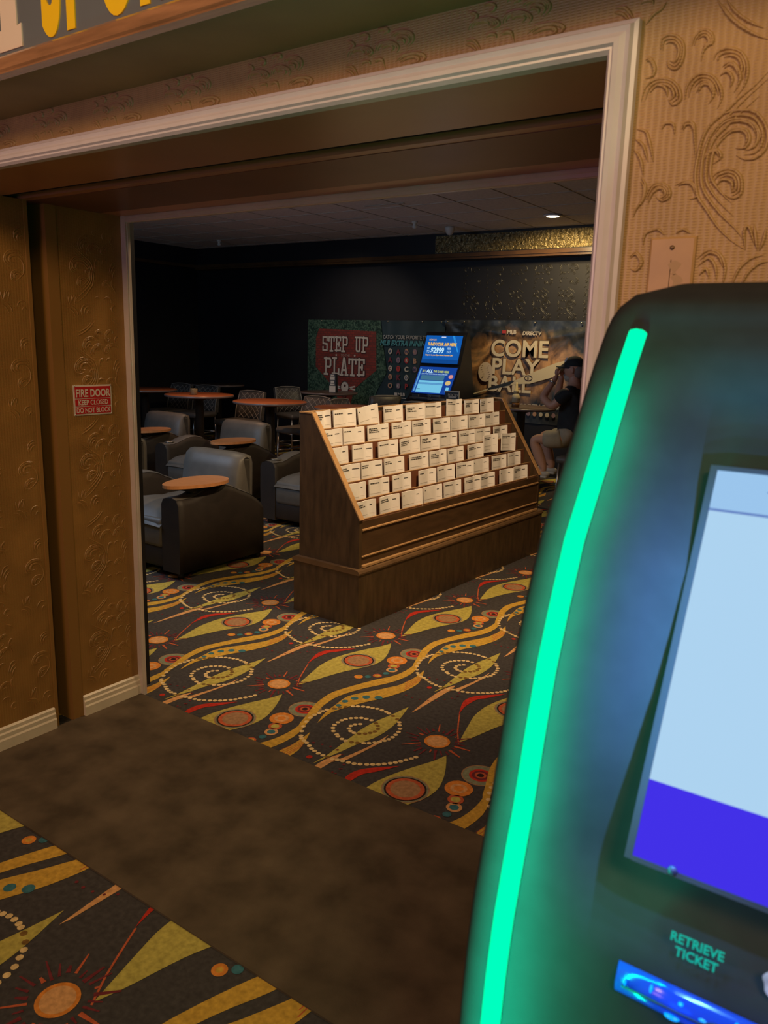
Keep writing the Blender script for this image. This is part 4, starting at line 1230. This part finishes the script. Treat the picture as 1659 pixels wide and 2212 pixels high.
def stext(body, m, parent, P, u, v, size, n, sx=1, align='LEFT', off=0, shear=0, w=.53):
    o = text(body, 'screen_text', m, parent, P(u, v, .008), size, align=align, sx=sx, off=off, ext=.0002, shear=shear)
    a = math.atan2(n.z, -n.y); o.rotation_euler = (PI / 2 - a, 0, 0); return o
yel = emi('screen_yellow', (.95, .55, .06), .95); wht = emi('screen_pale', (.55, .85, 1), .95)
stext('FUND YOUR APP HERE', yel, sc1, S1, .09, .63, .056, n1, .72, off=.002)
stext('$2999', wht, sc1, S1, .20, .37, .098, n1, .78, off=.003); stext('UP', wht, sc1, S1, .09, .49, .045, n1, .7); stext('TO', wht, sc1, S1, .09, .37, .045, n1, .7)
stext('PER', wht, sc1, S1, .65, .49, .042, n1, .7); stext('DAY', wht, sc1, S1, .65, .37, .042, n1, .7)
stext('Deposit to your Sportsbook Account 24/7', yel, sc1, S1, .08, .27, .026, n1, .9, off=.0006); stext('BONUS', yel, sc1, S1, .10, .81, .032, n1, 1.0)
P2a, P2b = Vector((-.275, -.165, 1.00)), Vector((-.275, .03, 1.325)); n2 = Vector((0, -(P2b - P2a).z, (P2b - P2a).y)).normalized()
def S2(u, v, d=0): p = P2a.lerp(P2b, v) + n2 * d; return (p.x + u * .55, p.y, p.z)
s2 = MB(); scr(s2, S2, 0, 1, 0, 1, .004, 0); scr(s2, S2, .10, .76, .04, .34, .005, 1); scr(s2, S2, .10, .76, .40, .48, .005, 1); scr(s2, S2, .12, .74, .50, .68, .005, 2); scr(s2, S2, .03, .07, .06, .92, .005, 3); scr(s2, S2, .10, .76, .345, .395, .005, 3)
scr(s2, S2, .12, .20, .14, .17, .0055, 2); scr(s2, S2, .87, .95, .08, .26, .006, 1)
for cx_, cz_, r_, mi_ in ((.88, .42, .07, 4), (.90, .66, .06, 5)): s2.face([S2(cx_ + r_ * math.cos(2 * PI * k / 20), cz_ + r_ * 1.2 * math.sin(2 * PI * k / 20), .0055) for k in range(20)], mi_)
sc2 = s2.build('lower_screen', [emi('screen_navy', (.006, .05, .30), 1.0), emi('screen_sky', (.18, .56, .80), .95), emi('screen_slate', (.05, .16, .26), 1), emi('screen_panel', (.10, .32, .60), 1), emi('screen_gold', (.7, .5, .2), .9), emi('screen_pink', (.75, .30, .28), .9)], fk)
yg = emi('screen_lime', (.62, .72, .10), .9)
stext('BET', yg, sc2, S2, .11, .79, .045, n2, .7); stext('ALL', wht, sc2, S2, .22, .78, .062, n2, .9, off=.003); stext('THE GAMES HERE', yg, sc2, S2, .40, .79, .040, n2, .72, off=.001); stext("DON'T MISS SPORTSBOOK PARTICIPATION", wht, sc2, S2, .11, .70, .026, n2, .75)
t = MB(); t.box((-.26, -.235, .925), (.26, -.13, .955), 0, .01); t.box((-.24, -.20, .955), (-.15, -.14, .985)); t.box((-.02, -.20, .955), (.16, -.15, .99), 0, .008); t.build('device_tray', mat('tray_grey', (.05, .055, .075), .35), fk)
t = MB(); t.tube([(.02 + .02 * math.cos(k / 6 * 2 * PI), -.205, .972 + .012 * math.sin(k / 6 * 2 * PI)) for k in range(7)], .003, 6); t.box((-.20, -.242, .935), (-.16, -.235, .94)); t.box((.02, -.242, .935), (.08, -.235, .942)); t.build('card_reader', metal, fk)
t = MB(); t.box((-.20, -.20, .822), (.24, -.12, .885), 0, .015); t.build('blue_light', emi('kiosk_blue_light', (.0, .01, 1.0), 3.0), fk)
pc = empty('notice_placard', (-4.78, 8.30, 0), .15, 'small black framed notice standing at the right side of the far kiosk', 'sign')
t = MB(); t.box((-.09, -.01, .80), (.09, .01, 1.06)); t.lathe([(.12, 0), (.12, .015), (.02, .03), (.015, .80)], n=16); t.build('board', blackm, pc)
t = MB(); t.box((-.095, -.014, 1.05), (.095, .0, 1.065)); t.box((.085, -.014, .80), (.097, .0, 1.06)); t.box((-.04, -.013, .98), (.06, -.01, 1.0)); t.box((-.06, -.013, .94), (.06, -.01, .95)); t.build('frame', mat('placard_grey', (.42, .4, .38), .5), pc)
text('FOOD', 'lettering', prt, pc, (-.05, -.012, 1.0), .045)
# ------------------------------------------------------------------ seated person
skin = mat('skin', (.62, .34, .22), .5, noise=.06, nscale=8); tee = mat('black_tshirt', (.018, .022, .022), .8, noise=.3, nscale=14); khaki = mat('khaki_shorts', (.42, .36, .24), .8, noise=.12, nscale=12)
def skinobj(name, verts, edges, rad, m, parent, sub=2):
    me = bpy.data.meshes.new(name); me.from_pydata(verts, edges, []); me.materials.append(m); o = bpy.data.objects.new(name, me); COL.objects.link(o); o.parent = parent
    md = o.modifiers.new('skin', 'SKIN'); md.use_smooth_shade = True
    sv = me.skin_vertices[0].data if me.skin_vertices else None
    if sv is None:
        bm = bmesh.new(); bm.from_mesh(me); bm.verts.layers.skin.verify(); bm.to_mesh(me); bm.free(); sv = me.skin_vertices[0].data
    for i, r in enumerate(rad): sv[i].radius = (r, r) if not isinstance(r, tuple) else r
    sv[0].use_root = True
    s_ = o.modifiers.new('sub', 'SUBSURF'); s_.levels = sub; s_.render_levels = sub
    return o
import bmesh
pe = empty('person', (-2.86, 7.34, 0), 0, 'seated person in a black cap, black t-shirt and khaki shorts, hands raised to the mouth', 'person')
# local frame: facing -x; near side is -y
V = [(0, 0, .74), (.0, 0, .90), (.01, 0, 1.06), (.0, 0, 1.19), (-.01, 0, 1.27), (-.02, 0, 1.34), (-.03, 0, 1.42),
     (-.08, -.10, .73), (-.34, -.15, .725), (-.24, -.14, .50), (-.20, -.14, .42), (-.29, -.15, .395),
     (-.08, .10, .73), (-.36, .14, .74), (-.28, .14, .52), (-.24, .14, .42), (-.33, .15, .395),
     (-.0, -.19, 1.20), (-.14, -.21, 1.05), (-.27, -.16, 1.13), (-.19, -.09, 1.30), (-.175, -.06, 1.345),
     (.0, .19, 1.20), (-.14, .20, 1.06), (-.24, .14, 1.14), (-.18, .06, 1.30), (-.165, .03, 1.345)]
Eg = [(0, 1), (1, 2), (2, 3), (3, 4), (4, 5), (5, 6), (0, 7), (7, 8), (8, 9), (9, 10), (10, 11), (0, 12), (12, 13), (13, 14), (14, 15), (15, 16), (3, 17), (17, 18), (18, 19), (19, 20), (20, 21), (3, 22), (22, 23), (23, 24), (24, 25), (25, 26)]
Rd = [(.07, .06), (.10, .08), (.11, .09), (.10, .09), .055, .055, .05, .075, .062, .055, .036, .036, .075, .062, .055, .036, .036, .055, .045, .045, .028, .030, .055, .045, .045, .028, .030]
skinobj('body', V, Eg, Rd, skin, pe)
skinobj('t_shirt', [V[0], V[1], V[2], V[3], (-.005, 0, 1.25), V[17], (-.10, -.21, 1.10), V[22], (-.10, .20, 1.10)], [(0, 1), (1, 2), (2, 3), (3, 4), (3, 5), (5, 6), (3, 7), (7, 8)], [(.17, .15), (.165, .14), (.165, .145), (.14, .14), .075, .072, .068, .072, .068], tee, pe)
skinobj('shorts', [(.0, 0, .76), (-.08, -.085, .74), (-.16, -.115, .733), (-.26, -.138, .728), (-.08, .085, .74), (-.17, .11, .735), (-.28, .13, .735), (0, 0, .86)], [(0, 1), (1, 2), (2, 3), (0, 4), (4, 5), (5, 6), (0, 7)], [.12, .10, .096, .094, .10, .096, .094, .13], khaki, pe)
for ya, xa in ((-.145, -.26), (.145, -.30)):
    t = MB(); t.ell((xa, ya, .388), (.12, .045, .04), 14); t.box((xa - .12, ya - .043, .35), (xa + .10, ya + .043, .372), 0, .01); t.build('shoe', mat('pale_shoe', (.50, .47, .40), .6), pe)
# head
t = MB(); hc_ = Vector((-.035, 0, 1.405))
rows = []
for i in range(25):
    a = PI * i / 24; r = []
    for k in range(32):
        b = 2 * PI * k / 32; x = math.sin(a) * math.cos(b); y = math.sin(a) * math.sin(b); z = math.cos(a)
        X = x * .095; Y = y * .072; Z = z * .118
        fx = max(0, -x)
        if z < 0: Y *= 1 - .25 * (-z); X *= 1 - .12 * (-z)
        if fx > .7 and abs(y) < .35: X -= .022 * math.exp(-((z + .18) / .16) ** 2) * math.exp(-(y / .16) ** 2) + .010 * math.exp(-((z + .75) / .16) ** 2)
        if fx > .6: X += .008 * math.exp(-((z - .08) / .12) ** 2) * math.exp(-((abs(y) - .35) / .15) ** 2) + .006 * math.exp(-((z + .46) / .05) ** 2) * math.exp(-(y / .25) ** 2)
        r.append((hc_.x + X, Y, hc_.z + Z))
    rows.append(r)
t.grid(rows, 0, True, True); hd = t.build('head', skin, pe)
for sy_ in (-1, 1):
    t = MB(); t.ell((-.02, sy_ * .072, 1.40), (.018, .010, .032), 10); t.build('ear', skin, hd)
    t = MB(); t.ell((-.117, sy_ * .028, 1.414), (.008, .013, .009), 8); t.build('eye', mat('eye', (.12, .09, .07), .2), hd)
t = MB(); t.ell((-.075, 0, 1.325), (.048, .050, .040), 14); t.build('beard', mat('grey_beard', (.50, .44, .34), .9, noise=.2, nscale=60), hd)
t = MB(); t.tube([(-.122, -.026, 1.367), (-.129, 0, 1.364), (-.122, .026, 1.367)], .004, 6); t.build('mouth', mat('lip', (.33, .12, .10), .5), hd)
t = MB(); t.ell((.02, 0, 1.39), (.062, .070, .07), 14); t.build('hair', mat('grey_hair', (.20, .17, .14), .9), hd)
cp = MB(); rows = []
for i in range(9):
    a = (PI / 2) * i / 8; rows.append([(-.03 + .104 * math.cos(a) * math.cos(2 * PI * k / 24), .084 * math.cos(a) * math.sin(2 * PI * k / 24), 1.44 + .095 * math.sin(a)) for k in range(24)])
cp.grid(rows, 0, True, True); cap_ = cp.build('cap', mat('black_cap', (.015, .02, .02), .8), pe)
t = MB(); rows = []
for i in range(7):
    f = i / 6; rows.append([(-.03 - (.085 + .10 * f) * math.cos(b), (.080 - .01 * f) * math.sin(b) * 1.0, 1.448 - .018 * f - .012 * abs(math.sin(b)) + .0) for b in [(-.45 + .9 * k / 12) * PI for k in range(13)]])
t.grid(rows, 0, True); t.grid([[(p[0], p[1], p[2] - .005) for p in r] for r in rows][::-1], 0, True); t.build('brim', MATS['black_cap'], cap_)
t = MB(); t.prism([(-.118, 1.475), (-.095, 1.475), (-.085, 1.52), (-.105, 1.51)], 1, -.05, -.045); t.build('cap_logo', mat('cap_white', (.75, .72, .62), .5), cap_)
# hands, cupped round a glass in front of the mouth
for s_, wx, wy, wz in ((-1, -.178, -.06, 1.345), (1, -.168, .03, 1.345)):
    t = MB(); t.ell((wx, wy - .004 * s_, wz + .03), (.022, .028, .040), 12)
    for q in range(4):
        L = (.060, .068, .064, .050)[q]; z0 = wz + .055 - q * .014; yb = wy
        t.tube([(wx - .004, yb, z0), (wx + .002, yb - s_ * .026, z0 + .005), (wx + .02, yb - s_ * .040, z0 + .008), (wx + .034, yb - s_ * .036, z0 + .008)], [.009, .0085, .008, .006], 8)
    t.tube([(wx + .01, wy, wz + .01), (wx + .03, wy + s_ * .012, wz + .035), (wx + .038, wy + s_ * .01, wz + .055)], [.011, .010, .007], 8); t.build('hand', skin, pe)
t = MB(); t.tube([(-.205 + 0, -.105 + 0, 1.27), (-.196, -.098, 1.288)], .036, 16); t.build('wristwatch', mat('watch_steel', (.6, .6, .56), .25, metal=.9), pe)
t = MB(); t.ell((-.165, -.07, 1.13), (.01, .012, .012), 8); t.build('pin_badge', mat('badge_white', (.8, .8, .75), .4), pe)
g = MB(); g.lathe([(.026, 0), (.030, .10), (.028, .10), (.024, .006), (.001, .006)], n=18); g.xf(Matrix.Translation((-3.045, 7.325, 1.385)) @ Matrix.Rotation(.9, 4, 'Y')); tag(g.build('drinking_glass', MATS['smoked_glass']), 'clear glass held to the mouth by the seated person in the cap', 'glass')
# ------------------------------------------------------------------ the kiosk in the foreground
PZ = [(1.668, .850), (1.66, .822), (1.645, .808), (1.62, .798), (1.58, .768), (1.54, .742), (1.50, .717), (1.465, .692), (1.43, .668), (1.375, .645), (1.32, .625), (1.26, .610), (1.20, .597), (1.15, .583), (1.10, .570), (1.05, .562), (1.0, .557), (.9, .552), (.75, .55), (.70, .56), (.62, .62), (.3, .64), (.0, .64)]
def prof_y(z):
    for (z1, y1), (z0, y0) in zip(PZ, PZ[1:]):
        if z0 <= z <= z1: f = (z - z0) / (z1 - z0); return y0 + (y1 - y0) * f
    return PZ[0][1]
def prof_n(z):
    y1 = prof_y(min(z + .01, 1.66)); y0 = prof_y(max(z - .01, 0)); v = Vector((0, y1 - y0, .02)).normalized(); return Vector((0, -v.z, v.y))
KX0, KX1 = -.292, .42
gk = empty('ticket_kiosk', (.06, .9, 0), 0, 'large dark kiosk in the foreground with a glowing green light strip and lit screen', 'kiosk')
def kx(t_): t_.xf(Matrix.Translation((-.06, -.9, 0))); return t_
kio = mat('kiosk_charcoal', (.024, .026, .028), .6, spec=.1, noise=.08, nscale=40)
def inset(x, z):
    u = min(x - KX0, KX1 - x); d = 0.0
    if u < .028: d += .028 - math.sqrt(max(0, .028 ** 2 - (.028 - max(u, 0)) ** 2))
    a = max(0, min(1, (u - .060) / .085)); a = a * a * (3 - 2 * a); vz = max(0, min(1, (1.605 - z) / .05)) * max(0, min(1, (z - 1.12) / .06))
    return d, .036 * a * vz
t = MB(); rows = []
zz = [1.668 - i * .012 for i in range(64)] + [.88 - .11 * i for i in range(9)]
xs_f = [0, .0015, .005, .010, .016, .022, .028, .036, .046, .056, .066, .08, .095, .11, .125, .145, .17, .22, .30, .356]
xs_f = xs_f + [.712 - q for q in xs_f[::-1]][1:]
for z in zz:
    z = max(z, 0); top = 1.668 - z; cut = 0
    if top < .055: cut = .055 - math.sqrt(.055 ** 2 - (.055 - top) ** 2)
    r = []
    for xf_ in xs_f:
        x = KX0 + cut + xf_ * (.712 - 2 * cut) / .712; d, ins = inset(KX0 + xf_, z); n = prof_n(z)
        r.append((x, prof_y(z) + d - n.y * ins, z - n.z * ins))
    rows.append(r)
t.grid(rows, 0, True)
bk_ = [[(r[0][0], 1.26, r[0][2]), (r[-1][0], 1.26, r[-1][2])] for r in rows]
t.grid([[r[0], b_[0]] for r, b_ in zip(rows, bk_)], 0, False); t.grid([[b_[1], r[-1]] for r, b_ in zip(rows, bk_)], 0, False); t.grid([[b_[0], b_[1]] for b_ in bk_], 0, False)
t.grid([rows[0], [(p[0], 1.26, p[2]) for p in rows[0]]], 0, False)
kx(t).build('housing', kio, gk)
# green light strips, standing proud along both front edges
grn = mat('green_led_diffuser', (0, 0, 0), .8, spec=0, emit=(0.0, 1.0, .42), estr=1.25)
for side in (0, 1):
    t = MB(); rows = []
    for i in range(56):
        z = 1.616 - i * .0155; n = prof_n(z); y = prof_y(z); xc = -.250 if side == 0 else .378; hw = .0088
        rows.append([(xc + o_ * hw, y + n.y * h_, z + n.z * h_) for o_, h_ in ((-1, -.004), (-1, .003), (-.7, .0075), (0, .0095), (.7, .0075), (1, .003), (1, -.004))])
    t.grid(rows, 0, True, True, True); st_ = kx(t).build('green_light_strip', grn, gk)
    for z in [1.545 - .022 * q for q in range(32)] if side == 0 else [1.5, 1.3, 1.1]:
        n = prof_n(z); d = bpy.data.lights.new('green_led', 'POINT'); d.energy = .20; d.color = (0.0, 1.0, .50); d.shadow_soft_size = .002
        o = bpy.data.objects.new('green_led', d); COL.objects.link(o); xc = -.250 if side == 0 else .378; o.location = (xc, prof_y(z) + n.y * .042, z + n.z * .042)
# screen
A0 = Vector((-.150, .738, 1.498)); A1 = Vector((-.150, .590, 1.197)); W_ = .43
sn = Vector((0, -(A0 - A1).z, (A0 - A1).y)).normalized()
def SS(u, v, d=0): p = A0.lerp(A1, v) + sn * d; return (p.x + u * W_, p.y, p.z)
t = MB(); scr(t, SS, 0, 1, 1, 0, 0, 0); scr(t, SS, 0, 1, 1, .815, .0006, 1); scr(t, SS, 0, 1, .105, .0, .0006, 2); scr(t, SS, 0, 1, .112, .105, .0008, 3)
t.face([SS(.10, .0, .0009), SS(.104, .0, .0009), SS(.16, .10, .0009), SS(.157, .10, .0009)], 3); t.face([SS(.10, .045, .0009), SS(.19, .0, .0009), SS(.194, .0, .0009), SS(.104, .05, .0009)], 3)
kx(t).build('screen', [mat('screen_glow_white', (0, 0, 0), .8, spec=0, emit=(.42, .65, .87), estr=1.0), mat('screen_glow_violet', (0, 0, 0), .8, spec=0, emit=(.055, .03, .80), estr=1.0), mat('screen_glow_pale_blue', (0, 0, 0), .8, spec=0, emit=(.33, .56, .84), estr=1.0), mat('screen_glow_line', (0, 0, 0), .8, spec=0, emit=(.14, .24, .55), estr=1.0)], gk)
for v in (.14, .24, .34, .44, .54, .64, .74, .84):  # point lamps added in front of the screen to tint the bezel blue
    d = bpy.data.lights.new('bezel_glow_lamp', 'POINT'); d.energy = .60; d.color = (.12, .38, 1.0); d.shadow_soft_size = .002
    o = bpy.data.objects.new('bezel_glow_lamp', d); COL.objects.link(o); o.location = SS(.09, v, .055)
t = MB()
for (u0, u1, v0, v1) in ((-.014, 0, 1.01, -.012), (1, 1.014, 1.01, -.012), (0, 1, 0, -.012), (0, 1, 1.012, 1.0)):
    t.grid([[SS(u0, v0, -.008), SS(u1, v0, -.008), SS(u1, v1, -.008), SS(u0, v1, -.008)], [SS(u0, v0, .002), SS(u1, v0, .002), SS(u1, v1, .002), SS(u0, v1, .002)]], 0, False, True, True)
kx(t).build('screen_frame', mat('screen_frame_grey', (.02, .024, .03), .4), gk)
t = MB(); t.ell((*SS(.075, 1.0, .002),), (.004, .003, .004), 8); kx(t).build('peeled_corner', mat('dark_speck', (.03, .03, .08), .5), gk)
gl_t = mat('glowing_legend', (.0, .0, .0), .4, emit=(.0, .50, .38), estr=.9)
def ktext(body, x, z, size):
    n = prof_n(z); o = text(body, 'lettering', gl_t, gk, (x - .06, prof_y(z) - .9 + n.y * .0015, z + n.z * .0015), size, align='CENTER', sx=.95, off=.0002, ext=.0001)
    o.rotation_euler = (PI / 2 - math.atan2(n.z, -n.y), 0, 0)
ktext('RETRIEVE', -.092, 1.1435, .0102); ktext('TICKET', -.091, 1.1335, .0102)
t = MB(); z0, z1 = 1.111, 1.087
def KP(x, z, d): n = prof_n(z); return (x, prof_y(z) + n.y * d, z + n.z * d)
rows = []
for i in range(13):
    f = i / 12; z = z0 + (z1 - z0) * f; h_ = .010 * math.sin(PI * f) ** .5 + .001
    rows.append([KP(-.148, z, -.002), KP(-.146, z, h_ * .8), KP(-.10, z, h_), KP(.0, z, h_), KP(.10, z, h_), KP(.104, z, h_ * .8), KP(.106, z, -.002)])
t.grid(rows, 0, True); sl_ = kx(t).build('ticket_slot', mat('blue_slot_plastic', (.01, .03, .25), .15, emit=(.0, .035, .55), estr=.55), gk)
t = MB(); t.tube([KP(-.140, 1.098, .0105), KP(-.10, 1.098, .0112), KP(-.080, 1.098, .0112), KP(-.07, 1.102, .0112), KP(-.055, 1.103, .0112), KP(-.045, 1.098, .0112), KP(.10, 1.098, .011)], .0011, 6); kx(t).build('slot_mouth', mat('slot_dark', (.004, .006, .03), .4), sl_)
for x, z, a, b in ((-.118, 1.105, .0012, .0035), (-.095, 1.1045, .0022, .0012), (-.078, 1.101, .004, .0014), (-.055, 1.1055, .0018, .0045), (-.025, 1.105, .004, .004), (-.138, 1.101, .0008, .003), (-.10, 1.092, .006, .002), (-.06, 1.092, .005, .002)):
    t = MB(); t.ell(KP(x, z, .009), (a, .003, b), 10); kx(t).build('blue_led', mat('blue_led_glow', (0, 0, 0), .3, emit=(.0, .30, 1.0), estr=1.6), sl_)
for x in (-.10, -.03, .05):
    d = bpy.data.lights.new('blue_led', 'POINT'); d.energy = .04; d.color = (.0, .08, 1.0); d.shadow_soft_size = .01
    o = bpy.data.objects.new('blue_led', d); COL.objects.link(o); q = KP(x, 1.10, .035); o.location = q
t = MB(); q = Vector(KP(-.034, 1.143, .0008)); n = prof_n(1.143); uu = Vector((0, n.z, -n.y))
t.face([tuple(q + Vector((1, 0, 0)) * .0100 * math.cos(a) * (1 + .10 * math.sin(5 * a)) + uu * .0100 * math.sin(a) * (1 + .12 * math.sin(3 * a + 1))) for a in [2 * PI * k / 40 for k in range(40)]]); kx(t).build('round_sticker', mat('worn_sticker', (.42, .40, .46), .6, noise=.3, nscale=120), gk)
